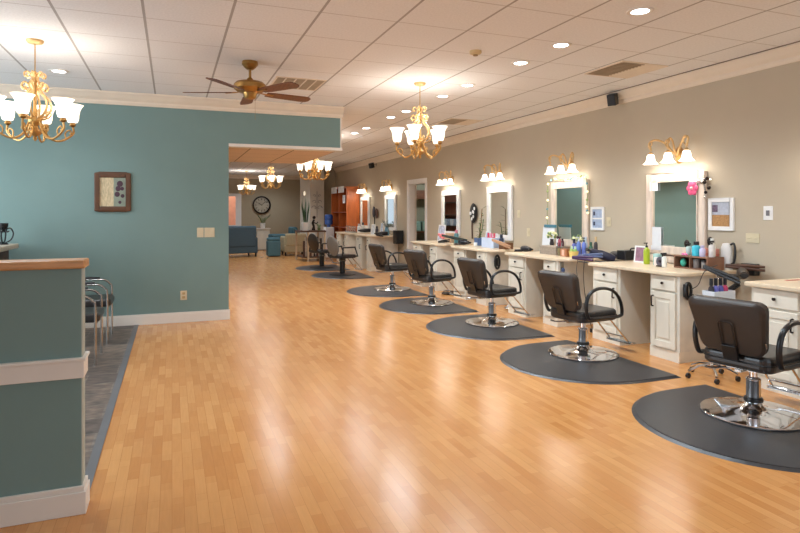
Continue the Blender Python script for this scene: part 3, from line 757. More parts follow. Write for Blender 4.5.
t = thing('hanging_ornament', 'cluster of small metal ornaments hung on upper right corner of second mirror', 'ornament', (XW-.06, 4.45, 1.6))
random.seed(5)
for k in range(7):
    G().ball((XW-.062, 4.46+random.uniform(-.05, .035), 1.62+random.uniform(-.05, .16)), random.uniform(.012, .022)).build('bead', M_dullchrome if k % 2 else M_knob, t)
g = G(); g.cyl((XW-.062, 4.47, 1.80), (XW-.062, 4.45, 1.56), .004, 6); g.cyl((XW-.062, 4.38, 1.75), (XW-.062, 4.62, 1.74), .006, 6); g.build('hanger', M_dullchrome, t)
# garland round third mirror
t = thing('string_light_garland', 'string light garland with pale bulbs and leaves draped around the third mirror', 'garland', (XW-.06, 6.71, 1.0))
path = catmull([(XW-.07, 7.14, 1.12), (XW-.075, 7.15, 1.35), (XW-.07, 7.14, 1.60), (XW-.07, 7.13, 1.84), (XW-.075, 6.95, 1.90), (XW-.07, 6.72, 1.87), (XW-.075, 6.5, 1.90), (XW-.08, 6.31, 1.89), (XW-.07, 6.27, 1.7), (XW-.075, 6.28, 1.5), (XW-.07, 6.26, 1.42)], 6)
G().tube(path, .004, 6).build('cord', M_lightgreen, t)
mb = mat('garland_bulb', (250, 244, 200), .3, emit=.8, emcol=(255, 244, 190)); mp_ = mat('garland_leaf', (150, 168, 110), .6); mbl = mat('garland_blue', (110, 150, 160), .5)
for k, p in enumerate(path[::3]):
    G().ball(p+Vector((-.005, 0, -.012)), .017).build('bulb', (mb, mp_, mb, mbl)[k % 4], t)

# ================================================================== ITEMS ON COUNTERS
ZT = .8505
def bottle(x, y, z, r, h, col, cap, label, shape='pump', capname=None, cat='bottle', group=None, flat=1.0):
    t = thing('bottle', label, cat, (x, y, z), group)
    mm = cm('plastic_%02x%02x%02x' % col, col, .3)
    G().lathe([(r*.9, 0), (r, .004), (r, h*.62), (r*.85, h*.70), (r*.38, h*.76), (r*.36, h*.8), (.001, h*.8)], (x, y, z), 16, Matrix.Diagonal((flat, 1, 1))).build('body', mm, t)
    mc = cm('cap_%02x%02x%02x' % cap, cap, .35)
    g = G()
    if shape == 'pump':
        g.lathe([(r*.42, h*.78), (r*.42, h*.86), (.004, h*.87), (.004, h*.96), (.001, h*.96)], (x, y, z), 12)
        g.box(x-.035, x+.01, y-.006, y+.006, z+h*.95, z+h)
    elif shape == 'spray':
        g.lathe([(r*.42, h*.78), (r*.40, h*.86), (.001, h*.86)], (x, y, z), 12); g.box(x-.04, x+.02, y-.012, y+.012, z+h*.88, z+h); g.box(x-.03, x-.022, y-.004, y+.004, z+h*.74, z+h*.9)
    else:
        g.lathe([(r*.6, h*.76), (r*.62, h*.8), (r*.58, h), (.001, h)], (x, y, z), 14)
    g.build('cap', mc, t)
    return t
def jar(x, y, z, r, h, col, lid, label, cat='jar'):
    t = thing('jar', label, cat, (x, y, z))
    G().lathe([(r*.92, 0), (r, .004), (r, h*.75), (.001, h*.75)], (x, y, z), 16).build('body', cm('jar_%02x%02x%02x' % col, col, .25), t)
    G().lathe([(r*1.03, h*.75), (r*1.03, h*.98), (r*.9, h), (.001, h)], (x, y, z), 16).build('lid', cm('cap_%02x%02x%02x' % lid, lid, .4), t)
def photo_stand(x, y, z, w_, h, label, col, rz=0.0, name='photo_frame', fm=None):
    t = thing(name, label, 'picture frame', (x, y, z))
    R = Matrix.Rotation(-.12, 3, 'Y')
    def bx(a0, a1, b0, b1, d0, d1):
        g = G(); g.box(x+d0, x+d1, y+a0, y+a1, z+b0, z+b1)
        for v in g.bm.verts: v.co = Vector((x, y, z))+Matrix.Rotation(.12, 3, 'Y') @ (v.co-Vector((x, y, z)))
        return g
    f = .018; g = bx(-w_/2, -w_/2+f, 0, h, 0, .015)
    for q in ((w_/2-f, w_/2, 0, h), (-w_/2+f, w_/2-f, 0, f), (-w_/2+f, w_/2-f, h-f, h)):
        g2 = bx(*q, 0, .015); me = bpy.data.meshes.new('tmp'); g2.bm.to_mesh(me); g.bm.from_mesh(me); bpy.data.meshes.remove(me)
    g.build('frame', fm or M_whiteframe, t)
    bx(-w_/2+f, w_/2-f, f, h-f, .004, .01).build('picture', cm('print_%02x%02x%02x' % col, col, .6, var=.35, scale=22), t)
    return t
def hair_dryer(x, y, z, ang, label, col=(38, 38, 44), tilt=0.0, s=1.0):
    t = thing('hair_dryer', label, 'hair dryer', (x, y, z))
    R = Matrix.Rotation(ang, 3, 'Z') @ Matrix.Rotation(tilt, 3, 'X')
    def T(p): return Vector((x, y, z))+R @ (Vector(p)*s)
    mm = cm('dryer_%02x%02x%02x' % col, col, .3)
    G().tube([T((0, -.10, .045)), T((0, -.06, .045)), T((0, .04, .045)), T((0, .08, .045)), T((0, .15, .045))], [.038*s, .045*s, .045*s, .035*s, .028*s], 14).build('barrel', mm, t)
    G().tube([T((0, -.02, .03)), T((.06, -.03, .02)), T((.15, -.05, .018))], [.022*s, .018*s, .016*s], 10).build('handle', mm, t)
    G().tube([T((0, .148, .045)), T((0, .19, .045))], [.03*s, .034*s], 12, flat=.5).build('nozzle', M_blackplastic, t)
    return t
def flat_iron(a, b, label, m=None):
    a = Vector(a); b = Vector(b); t = thing('hair_iron', label, 'hair styling iron', tuple(a)); d = (b-a).normalized()
    G().tube([a, a+(b-a)*.45, b], [.014, .017, .012], 10).build('lower_arm', m or M_blackplastic, t)
    up = Vector((0, 0, .032)); G().tube([a+up*.4, a+(b-a)*.45+up*.8, b+up], [.014, .016, .012], 10).build('upper_arm', m or M_blackplastic, t)
    return t
def cable(pts, label, r=.004, m=None):
    o = G().tube(catmull(pts, 6), r, 6).build('power_cable', m or M_blackplastic); tag(o, label, 'cable'); return o

# --- nearest station (right edge)
t = thing('bottle_basket', 'white plastic basket of products on the nearest counter at the right edge', 'basket', (4.95, 3.10, ZT+.03))
g = G(); g.box(4.86, 5.06, 2.82, 3.10, ZT+.03, ZT+.04)
for q in ((4.86, 4.865, 2.82, 3.10), (5.055, 5.06, 2.82, 3.10), (4.865, 5.055, 2.82, 2.825), (4.865, 5.055, 3.095, 3.10)): g.box(*q, ZT+.04, ZT+.17)
g.build('basket_body', M_whiteframe, t)
G().box(4.87, 5.05, 2.84, 3.09, ZT+.012, ZT+.03).build('tray', M_knob, t)
for dx, dy in ((4.88, 2.85), (5.03, 2.85), (4.88, 3.08), (5.03, 3.08)): G().ball((dx, dy, ZT+.014), .013).build('foot', M_blackplastic, t)
bottle(4.92, 3.05, ZT+.04, .032, .19, (236, 236, 232), (30, 30, 34), 'white bottle with black cap in the basket at right edge', 'cap')
bottle(4.96, 2.97, ZT+.04, .03, .24, (92, 186, 186), (40, 44, 48), 'turquoise bottle in the basket at right edge', 'cap')
bottle(4.98, 2.89, ZT+.04, .032, .27, (226, 240, 236), (230, 240, 240), 'tall pale bottle in the basket at right edge', 'cap')
t = thing('comb', 'pink comb lying at the far end of the nearest counter', 'comb', (4.8, 3.35, ZT))
g = G(); g.box(4.74, 4.93, 3.34, 3.352, ZT, ZT+.004); g.build('spine', mat('salmon_plastic', (216, 130, 116), .4), t)
g = G()
for k in range(18): g.box(4.75+k*.01, 4.755+k*.01, 3.352, 3.375, ZT, ZT+.003)
g.build('teeth', mat('salmon_plastic', (216, 130, 116), .4), t)
# white bin with hairsprays hung between first and second station
t = thing('storage_bin', 'white plastic bin on the rolling trolley behind the nearest chair', 'bin', (4.32, 3.64, .599))
g = G(); X0, X1, Y0, Y1 = 4.20, 4.44, 3.58, 3.70
g.box(X0, X1, Y0, Y1, .599, .609)
for q in ((X0, X0+.005, Y0, Y1), (X1-.005, X1, Y0, Y1), (X0+.005, X1-.005, Y0, Y0+.005), (X0+.005, X1-.005, Y1-.005, Y1)): g.box(*q, .609, .755)
g.build('bin_body', mat('clear_white_plastic', (214, 220, 226), .25), t)
for (x, col, n) in ((4.285, (110, 110, 190), 'lavender'), (4.34, (96, 90, 160), 'purple'), (4.392, (206, 62, 104), 'crimson'), (4.233, (44, 40, 48), 'black')):
    bottle(x, 3.64, .61, .024, .25, col, (28, 28, 34), n+' spray bottle standing in the white trolley bin', 'cap')
# --- second station
photo_stand(4.90, 5.16, ZT, .17, .19, 'small white photo frame standing at the far end of the second counter', (150, 110, 130))
bottle(4.84, 4.985, ZT, .033, .235, (168, 188, 40), (34, 34, 30), 'lime green pump bottle on the second counter')
jar(4.88, 4.87, ZT, .045, .12, (150, 200, 196), (170, 210, 206), 'pale aqua jar beside the lime green pump bottle')
jar(4.80, 4.80, ZT, .03, .09, (236, 226, 222), (226, 220, 216), 'small cream jar on the second counter')
t = thing('tape_dispenser', 'round dark grey dispenser on the second counter left of the wooden box', 'dispenser', (4.76, 4.70, ZT))
G().lathe([(.02, -.02), (.05, -.02), (.05, .02), (.02, .02), (.02, -.02)], (4.76, 4.70, ZT+.052), 20, Matrix.Rotation(PI/2, 3, 'Y'), cap=False).build('wheel', mat('dispenser_grey', (92, 88, 100), .4), t)
G().box(4.73, 4.79, 4.66, 4.74, ZT, ZT+.012).build('stand', M_blackplastic, t)
bottle(4.72, 4.62, ZT, .025, .15, (230, 230, 224), (40, 40, 44), 'small white bottle with black top touching the wooden box', 'spray')
_before = set(bpy.data.objects)
t = thing('wooden_organizer', 'open front wooden organizer box on the second counter', 'organizer', (4.78, 4.36, ZT))
OX0, OX1, OY0, OY1 = 4.68, 4.90, 4.17, 4.575
g = G(); g.box(OX0, OX1, OY0, OY1, ZT, ZT+.012); g.box(OX0, OX1, OY0, OY1, ZT+.118, ZT+.13); g.build('board', mat('brown_organizer_wood', (140, 100, 78), .6, var=.2), t)
g = G(); g.box(OX0, OX1, OY0, OY0+.012, ZT+.012, ZT+.118); g.box(OX0, OX1, OY1-.012, OY1, ZT+.012, ZT+.118); g.box(OX1-.01, OX1, OY0+.012, OY1-.012, ZT+.012, ZT+.118)
g.build('side', mat('brown_organizer_wood', (140, 100, 78), .6), t)
G().box(OX0+.005, OX1-.01, 4.38, 4.388, ZT+.012, ZT+.118).build('divider', mat('brown_organizer_wood', (140, 100, 78), .6), t)
o = G().ball((4.73, 4.50, ZT+.012+.045), .045, .6, .75, 1).build('hair_puff', mat('sea_green', (70, 176, 152), .6)); tag(o, 'sea green rounded sponge inside the wooden organizer', 'sponge')
jar(4.74, 4.345, ZT+.013, .033, .09, (128, 120, 118), (110, 104, 104), 'grey jar inside the wooden organizer, right of the sponge')
jar(4.74, 4.255, ZT+.013, .03, .085, (150, 142, 138), (70, 64, 66), 'second grey jar inside the wooden organizer')
zz = ZT+.1305
bottle(4.76, 4.37, zz, .042, .145, (60, 186, 206), (34, 30, 30), 'cyan spray bottle with black top on the wooden organizer', 'cap')
bottle(4.74, 4.28, zz, .028, .11, (206, 200, 230), (196, 190, 224), 'short pale lavender bottle on the wooden organizer', 'cap')
bottle(4.82, 4.235, zz, .03, .18, (234, 228, 218), (226, 222, 214), 'tall white bottle on the wooden organizer', 'cap')
bottle(4.77, 4.20, zz, .026, .16, (226, 222, 220), (36, 32, 32), 'white bottle with black top at the right end of the wooden organizer', 'spray')
bottle(4.80, 4.50, zz, .026, .12, (200, 220, 214), (30, 28, 30), 'small clear bottle with black top at left of the wooden organizer', 'spray')
t = thing('hair_brush', 'black round hair brush standing on the wooden organizer', 'hair brush', (4.86, 4.30, zz))
G().cyl((4.86, 4.30, zz), (4.865, 4.30, zz+.10), .009).build('handle', M_blackplastic, t); G().ball((4.866, 4.30, zz+.145), .032, .8, 1, 1.5).build('bristle_head', M_knob, t)
t = thing('hair_brush', 'dark paddle brush with white back leaning at left of organizer top', 'hair brush', (4.80, 4.545, zz))
G().cyl((4.83, 4.545, zz), (4.83, 4.55, zz+.07), .008).build('handle', M_whiteframe, t); G().ball((4.83, 4.55, zz+.11), .034, .4, 1, 1.3).build('bristle_head', M_knob, t)
t = thing('hair_clip', 'bright pink bow clip at the front edge of the wooden organizer', 'hair clip', (4.70, 4.455, zz))
g = G(); g.ball((4.70, 4.44, zz+.013), .02, .5, 1, .65); g.ball((4.70, 4.475, zz+.013), .02, .5, 1, .65); g.build('bow', mat('bright_pink', (240, 130, 180), .4), t)
for o in set(bpy.data.objects)-_before:
    if o.parent is None: o.location.x += .12
for k, (x, y, r, n) in enumerate(((5.09, 4.66, .035, 'left'), (5.10, 4.46, .03, 'middle'), (5.10, 4.33, .03, 'right'))):
    jar(x, y, ZT, r, .15 if k == 0 else .20, (236, 140, 120), (240, 160, 140), 'coral canister by the wall behind the organizer, %s of three' % n)
o = G().cyl((5.03, 4.98, ZT+.09), (5.03, 4.60, ZT+.10), .006, 8).build('curling_rod', M_brown); o.location.x += 0; tag(o, 'thin brown rod resting on the ledge below the second mirror', 'rod')
t = thing('kettle', 'white appliance with black curved handle on right end of second counter', 'kettle', (4.98, 4.20, ZT))
G().lathe([(.05, 0), (.055, .01), (.05, .22), (.035, .26), (.001, .265)], (5.09, 4.20, ZT), 20).build('body', M_whiteframe, t)
G().tube(catmull([(5.09, 4.155, ZT+.25), (5.09, 4.12, ZT+.26), (5.09, 4.105, ZT+.18), (5.09, 4.12, ZT+.08), (5.09, 4.15, ZT+.06)], 5), .011, 8).build('handle', M_blackplastic, t)
# tool cluster hanging at the near end of the second station
rk = thing('tool_rack', 'chrome wire tool holder ring on near end of the second counter', 'rack', (4.9, 4.0, .8))
g = G(); g.tube([(4.84+.07*math.cos(a), 4.02+.07*math.sin(a), .80) for a in [2*PI*k/20 for k in range(20)]], .006, 6, closed=True); g.tube([(4.99+.07*math.cos(a), 4.02+.07*math.sin(a), .80) for a in [2*PI*k/20 for k in range(20)]], .006, 6, closed=True)
g.cyl((4.84, 4.09, .80), (4.84, 4.12, .83), .006, 6); g.cyl((4.99, 4.09, .80), (4.99, 4.12, .83), .006, 6); g.build('ring', M_chrome, rk)
hair_dryer(4.93, 3.90, .80, 2.3, 'black and gold hair dryer in the tool rack between first two stations', (70, 60, 50), 0, 1.1)
flat_iron((4.66, 4.09, .90), (4.74, 3.78, .78), 'dark flat iron slanting down off the second counter end')
flat_iron((4.93, 4.08, .90), (5.09, 3.80, .88), 'bronze curling iron above the flat iron at the second counter end', M_brown)
flat_iron((4.74, 4.02, .60), (4.93, 3.93, .74), 'black clipper hanging low beside the second station side panel')
t = thing('wall_box', 'black box on the beige wall between first and second station', 'box', (5.12, 3.98, .86))
box(5.08, 5.155, 3.90, 4.04, .82, .93).build('case', M_blackplastic, t, bev=.005)
t = thing('dryer_holder', 'black oval holder screwed to the side panel of the second station', 'holder', (4.50, 4.14, .68))
g = G().tube([(4.50+.035*math.cos(a), 4.12, .68+.075*math.sin(a)) for a in [2*PI*k/24 for k in range(24)]], .014, 8, closed=True); g.build('ring', M_blackplastic, t)
G().box(4.48, 4.52, 4.135, 4.158, .62, .74).build('mount', M_blackplastic, t)
cable([(4.50, 4.09, .70), (4.58, 4.08, .74), (4.66, 4.08, .86), (4.80, 4.06, .92)], 'thin black cord rising from the oval holder to the counter')
cable([(4.50, 4.09, .66), (4.62, 4.07, .62), (4.80, 4.03, .61), (4.93, 3.98, .70)], 'black cord looping across the second station side panel')
cable([(4.48, 4.08, .64), (4.60, 4.05, .52), (4.70, 4.05, .45), (4.82, 4.02, .58)], 'lower black cord drooping beside the second station')
# --- third station
t = thing('clipboard_stand', 'white sign sheet on blue topped clipboard, far end of third counter', 'clipboard', (4.98, 6.97, ZT))
g = G(); g.box(4.985, 4.992, 6.85, 7.12, ZT+.09, ZT+.36, Matrix.Rotation(.08, 3, 'Y')); g.build('sheet', M_paper, t)
g = G(); g.box(4.99, 5.02, 6.88, 7.06, ZT, ZT+.10); g.build('mint_base', mat('mint_plastic', (150, 196, 172), .5), t)
g = G(); g.box(4.98, 5.02, 6.84, 7.08, ZT+.35, ZT+.39); g.build('clip', mat('teal_blue_clip', (70, 130, 150), .4), t)
t = thing('tissue_box', 'taupe woven box with lid on the third counter', 'box', (4.80, 6.60, ZT))
g = G().box(4.70, 4.92, 6.42, 6.78, ZT, ZT+.10); g.build('box_body', mat('taupe_weave', (156, 140, 124), .8, var=.15, scale=40), t)
g = G().box(4.695, 4.925, 6.415, 6.785, ZT+.10, ZT+.115); g.build('lid', mat('taupe_lid', (176, 160, 144), .8), t)
def bouquet(x, y, z, label, vcol):
    t = thing('flower_vase', label, 'flowers', (x, y, z))
    G().lathe([(.025, 0), (.032, .02), (.022, .07), (.028, .085), (.001, .085)], (x, y, z), 14).build('vase', cm('vase_%02x%02x%02x' % vcol, vcol, .3), t)
    random.seed(int(y*100)); g = G(); g2 = G()
    for k in range(26):
        u = random.uniform(0, 2*PI); v = random.uniform(-.6, 1)
        p = (x+.055*math.cos(u)*math.sqrt(1-v*v), y+.065*math.sin(u)*math.sqrt(1-v*v), z+.135+.045*v)
        (g if k % 3 else g2).ball(p, .018)
    g.build('blossom', mat('cream_blossom', (232, 232, 184), .7), t); g2.build('leaf', M_lightgreen, t)
bouquet(4.84, 6.70, ZT+.1155, 'cream and green hydrangea bunch at left on the taupe box', (60, 52, 52))
bouquet(4.98, 6.34, ZT+.08, 'cream hydrangea bunch in front of the third mirror glass', (70, 44, 44))
o = box(4.94, 5.03, 6.28, 6.41, ZT, ZT+.0795).build('riser_block', M_brown); tag(o, 'dark wooden riser block under the right hydrangea bunch', 'block')
z3 = ZT+.1155
for (x, y, r, h, c, cp, n, sh) in ((4.86, 6.60, .02, .12, (190, 190, 200), (200, 200, 204), 'small silver bottle at centre of the taupe box', 'cap'), (4.82, 6.54, .022, .13, (238, 238, 238), (40, 36, 40), 'white bottle with black cap on the taupe box', 'cap'),
                                (4.85, 6.48, .022, .10, (96, 44, 56), (60, 30, 40), 'short maroon bottle on the taupe box', 'cap'), (4.78, 6.45, .02, .13, (190, 92, 108), (70, 40, 52), 'rose pink bottle at right of the taupe box', 'spray')):
    bottle(x, y, z3, r, h, c, cp, n, sh)
t = thing('tumbler', 'olive glass cup of combs at the right of the taupe box', 'cup', (4.72, 6.355, ZT))
G().lathe([(.03, 0), (.036, .10), (.033, .10), (.028, .004)], (4.72, 6.355, ZT), 18).build('cup', mat('olive_glass', (130, 118, 84), .2), t)
for k in range(5):
    G().cyl((4.72+random.uniform(-.015, .015), 6.355+random.uniform(-.015, .015), ZT+.01), (4.72+random.uniform(-.035, .035), 6.355+random.uniform(-.035, .035), ZT+.17), .005, 6).build('comb', M_blackplastic if k % 2 else M_dullchrome, t)
t = thing('wooden_box', 'small copper brown wooden box with pale card front', 'box', (4.71, 6.24, ZT))
box(4.68, 4.76, 6.17, 6.30, ZT, ZT+.095).build('box_body', mat('copper_wood', (176, 112, 74), .5, var=.15), t)
box(4.676, 4.68, 6.215, 6.265, ZT+.01, ZT+.085).build('card', mat('pale_salmon_card', (232, 186, 164), .6), t)
t = thing('basket', 'small yellow basket at near end of the third counter', 'basket', (4.73, 6.08, ZT))
G().lathe([(.05, 0), (.062, .075), (.058, .075), (.046, .006)], (4.73, 6.09, ZT), 20).build('basket_body', mat('yellow_weave', (222, 192, 112), .7, var=.1, scale=60), t)
bottle(4.72, 6.117, ZT+.007, .024, .13, (176, 206, 110), (210, 230, 200), 'left green bottle in the yellow basket', 'cap')
bottle(4.73, 6.06, ZT+.007, .024, .13, (160, 200, 120), (206, 228, 214), 'right green bottle in the yellow basket', 'cap')
for (x, y, r, h, c, cp, n, sh) in ((4.86, 6.25, .028, .22, (112, 122, 196), (32, 34, 60), 'periwinkle blue bottle with navy cap behind the copper box', 'cap'),
                                (4.86, 6.16, .028, .25, (116, 140, 210), (226, 232, 240), 'blue bottle with white pump behind the copper box', 'pump'),
                                (4.88, 6.08, .028, .245, (108, 128, 206), (40, 60, 70), 'blue bottle with dark pump behind the yellow basket', 'pump'),
                                (4.95, 6.14, .03, .25, (206, 216, 226), (200, 210, 222), 'pale frosted tall bottle behind the blue ones', 'cap'),
                                (4.93, 6.01, .026, .19, (60, 110, 84), (50, 90, 70), 'dark green bottle near the end of third counter', 'cap'),
                                (4.94, 5.93, .024, .26, (58, 54, 60), (206, 176, 130), 'tall dark bottle with tan top at the end of third counter', 'cap')):
    bottle(x, y, ZT, r, h, c, cp, n, sh)
# dryers between second and third station
rk = thing('tool_rack', 'black tool holder bar between second and third stations', 'rack', (4.9, 5.6, .8))
g = G(); g.tube([(4.60, 5.83, .82), (4.60, 5.50, .82), (5.08, 5.50, .82), (5.08, 5.83, .82)], .007, 6); g.tube([(4.84, 5.50, .82), (4.84, 5.83, .82)], .007, 6); g.build('bar', M_blackplastic, rk)
hair_dryer(4.80, 5.64, .845, 1.2, 'dark navy hair dryer lying in the rack between second and third stations', (34, 40, 66), .35, 1.2)
hair_dryer(5.06, 5.70, .85, 2.9, 'black hair dryer at right in the rack between second and third stations', (30, 32, 40))
flat_iron((4.60, 5.84, .875), (4.66, 5.48, .90), 'blue grey flat iron lying in front of the navy hair dryer', cm('bluegrey_iron', (92, 104, 140)))
flat_iron((4.52, 5.84, .865), (4.54, 5.50, .86), 'purple handled iron low in the rack by the third counter', cm('purple_iron', (74, 46, 86)))
t = thing('tool_caddy', 'black box caddy with curved handle at the far end of the second counter', 'caddy', (5.02, 5.46, .86))
box(4.94, 5.12, 5.42, 5.56, .855, .965).build('caddy_body', M_blackplastic, t, bev=.006)
G().tube(catmull([(5.03, 5.44, .95), (5.03, 5.42, .99), (5.03, 5.34, .99), (5.03, 5.30, .93), (5.03, 5.30, .856)], 5), .008, 8).build('handle', M_blackplastic, t)
cable([(4.62, 5.80, .84), (4.54, 5.76, .86), (4.50, 5.74, .72), (4.52, 5.72, .5), (4.50, 5.70, .25), (4.56, 5.70, .02)], 'black cord hanging to the floor at the near end of the third station')
cable([(4.66, 5.78, .84), (4.60, 5.73, .80), (4.57, 5.70, .6), (4.60, 5.68, .3), (4.66, 5.66, .02)], 'second black cord hanging beside the first between second and third stations')
t = thing('power_strip', 'black power strip with plugs on floor between second and third stations', 'power strip', (4.7, 5.6, 0))
box(4.60, 4.90, 5.57, 5.63, 0, .045).build('strip', M_blackplastic, t, bev=.005)
for k in range(4): G().box(4.63+k*.065, 4.66+k*.065, 5.585, 5.615, .045, .075).build('plug', M_blackplastic, t)
t = thing('phone_holder', 'blue and chrome holder hanging on third station side above the chair', 'holder', (4.5, 5.95, .7))
box(4.47, 4.51, 6.00, 6.018, .68, .80).build('mount', M_dullchrome, t); G().ball((4.49, 5.985, .70), .026, 1, .6, 1.3).build('cup', cm('holder_blue', (60, 80, 120)), t)
# --- fourth station
t = thing('potted_plant', 'slender bamboo plant in a blue square pot on the fourth counter', 'plant', (4.86, 8.78, ZT))
G().prism([(4.80, 8.70), (4.92, 8.70), (4.92, 8.84), (4.80, 8.84)], ZT, ZT+.13).build('pot', cm('pot_blue', (84, 108, 150), .3), t, bev=.008)
random.seed(11)
for k in range(4):
    bx_, by_ = 4.86+random.uniform(-.03, .03), 8.77+random.uniform(-.04, .04); h = (.62, .45, .38, .3)[k]
    tx, ty = bx_+random.uniform(-.03, .05), by_+random.uniform(-.18, .14)
    s = G().tube([(bx_, by_, ZT+.12), ((bx_+tx)/2+.01, (by_+ty)/2, ZT+h*.55), (tx, ty, ZT+h)], .007, 6).build('stalk', M_green if k else mat('bamboo_brown', (120, 84, 40), .5), t)
    g = G()
    for j in range(7):
        f = .35+.65*j/6; p = Vector((bx_+(tx-bx_)*f, by_+(ty-by_)*f, ZT+h*f)); a = random.uniform(0, 2*PI); d = Vector((math.cos(a), math.sin(a), random.uniform(-.2, .5)))*.11
        g.tube([p, p+d*.5+Vector((0, 0, .01)), p+d], [.003, .013, .001], 6, flat=.25)
    g.build('foliage', M_lightgreen if k % 2 else M_green, s)
photo_stand(4.86, 8.52, ZT, .14, .25, 'white framed photo card right of the blue pot', (168, 178, 206))
jar(4.72, 8.64, ZT, .03, .06, (240, 240, 240), (230, 232, 240), 'tiny white jar in front of the blue pot')
t = thing('storage_bin', 'clear white bin with pink and red items on the fourth counter', 'bin', (4.80, 8.15, ZT))
g = G(); g.box(4.70, 4.90, 8.02, 8.40, ZT, ZT+.01)
for q in ((4.70, 4.704, 8.02, 8.40), (4.896, 4.90, 8.02, 8.40), (4.704, 4.896, 8.02, 8.024), (4.704, 4.896, 8.396, 8.40)): g.box(*q, ZT+.01, ZT+.16)
g.build('bin_body', mat('pale_blue_plastic', (206, 216, 236), .3), t)
for k, (y, c, n) in enumerate(((8.33, (224, 66, 96), 'red'), (8.24, (236, 140, 170), 'pink'), (8.15, (230, 90, 110), 'rose'), (8.07, (238, 232, 236), 'white'))):
    bottle(4.79, y, ZT+.011, .03, .22, c, c, n+' bottle poking out of the clear bin on fourth counter', 'cap')
bottle(4.80, 7.95, ZT, .038, .22, (52, 66, 92), (36, 44, 64), 'dark navy bottle right of the clear bin', 'cap')
flat_iron((4.64, 7.95, ZT+.13), (4.66, 7.46, ZT+.03), 'wooden handled straightener slanting off the fourth counter', mat('tan_handle', (186, 140, 104), .5))
t = thing('tool_rack', 'dark wooden tool holder at the near end of the fourth counter', 'rack', (4.8, 7.8, ZT))
box(4.70, 4.86, 7.70, 7.86, ZT, ZT+.10).build('holder_body', mat('brown_holder', (120, 80, 50), .5), t, bev=.004)
hair_dryer(4.88, 7.40, .83, 3.0, 'black hair dryer at the gap between third and fourth stations')
t = thing('dryer_holder', 'black oval holder hung on side of the fourth station', 'holder', (4.62, 7.7, .68))
G().tube([(4.60+.04*math.cos(a), 7.735, .66+.10*math.sin(a)) for a in [2*PI*k/24 for k in range(24)]], .016, 8, closed=True).build('ring', M_blackplastic, t)
G().box(4.58, 4.62, 7.745, 7.778, .60, .72).build('mount', M_blackplastic, t)
cable([(4.80, 7.56, .86), (4.74, 7.50, .75), (4.72, 7.50, .5), (4.86, 7.5, .38), (4.92, 7.46, .62)], 'black cord looped beside the fourth station')
# --- fifth station
photo_stand(4.88, 10.35, ZT, .30, .32, 'white display card frame on the fifth counter right of doorway', (196, 198, 216))
t = thing('flower_vase', 'pink and coral blossoms in a small dish on the fifth counter', 'flowers', (4.80, 10.1, ZT))
G().lathe([(.04, 0), (.06, .05), (.001, .05)], (4.80, 10.1, ZT), 14).build('dish', M_whiteframe, t)
g = G(); random.seed(2)
for k in range(12): g.ball((4.80+random.uniform(-.04, .04), 10.1+random.uniform(-.1, .1), ZT+.08+random.uniform(0, .08)), .028)
g.build('blossom', mat('coral_pink', (238, 140, 144), .6), t)
o = box(4.82, 4.98, 9.78, 10.0, ZT, ZT+.17).build('storage_box', mat('peach_box', (222, 184, 150), .6), bev=.004); tag(o, 'peach coloured box on the fifth counter', 'box')
bottle(4.88, 9.66, ZT, .045, .24, (86, 134, 140), (226, 130, 150), 'teal bottle with pink cap on the fifth counter', 'cap')
flat_iron((4.66, 9.80, ZT+.13), (4.80, 9.10, ZT+.05), 'dark green flat iron at near end of the fifth counter', cm('dark_green_iron', (40, 54, 50)))
flat_iron((4.50, 9.62, ZT+.02), (4.56, 9.30, ZT+.05), 'black flat iron lying in front of the dark green one', None)
hair_dryer(4.78, 9.2, .84, 3.3, 'black hair dryer hanging off the fifth counter end')
# --- sixth station
photo_stand(4.74, 14.1, ZT, .30, .26, 'white magazine stand on the sixth counter', (204, 206, 210))
photo_stand(4.86, 13.78, ZT, .18, .30, 'tall white card behind the magazine stand', (190, 200, 216))
t = thing('vase', 'blue glass vase with sprays at near end of the sixth counter', 'vase', (4.88, 13.4, ZT))
G().lathe([(.05, 0), (.07, .06), (.05, .14), (.04, .18), (.05, .2), (.001, .2)], (4.88, 13.4, ZT), 16).build('vase_body', cm('vase_blue', (104, 150, 172), .2), t)
g = G(); random.seed(9)
for k in range(14): a = random.uniform(0, 6.28); g.tube([(4.88, 13.4, ZT+.18), (4.88+.12*math.cos(a), 13.4+.16*math.sin(a), ZT+.30+random.uniform(-.06, .1))], .005, 5)
g.build('spray', mat('grey_blue_sprig', (96, 120, 120), .6), t)
bottle(4.7, 13.62, ZT, .04, .22, (70, 66, 74), (40, 40, 44), 'dark bottle on the sixth counter', 'cap')
hair_dryer(4.72, 13.24, ZT+.005, 1.6, 'black hair dryer at the near end of sixth station', s=1.1)
flat_iron((4.56, 13.24, ZT+.016), (4.60, 12.90, ZT+.0), 'black flat iron drooping off the sixth station')
t = thing('tool_caddy', 'black caddy mounted at near end of the sixth station', 'caddy', (4.95, 12.98, .6)); box(4.94, 5.12, 12.92, 13.14, .66, .98).build('caddy_body', M_blackplastic, t, bev=.006)
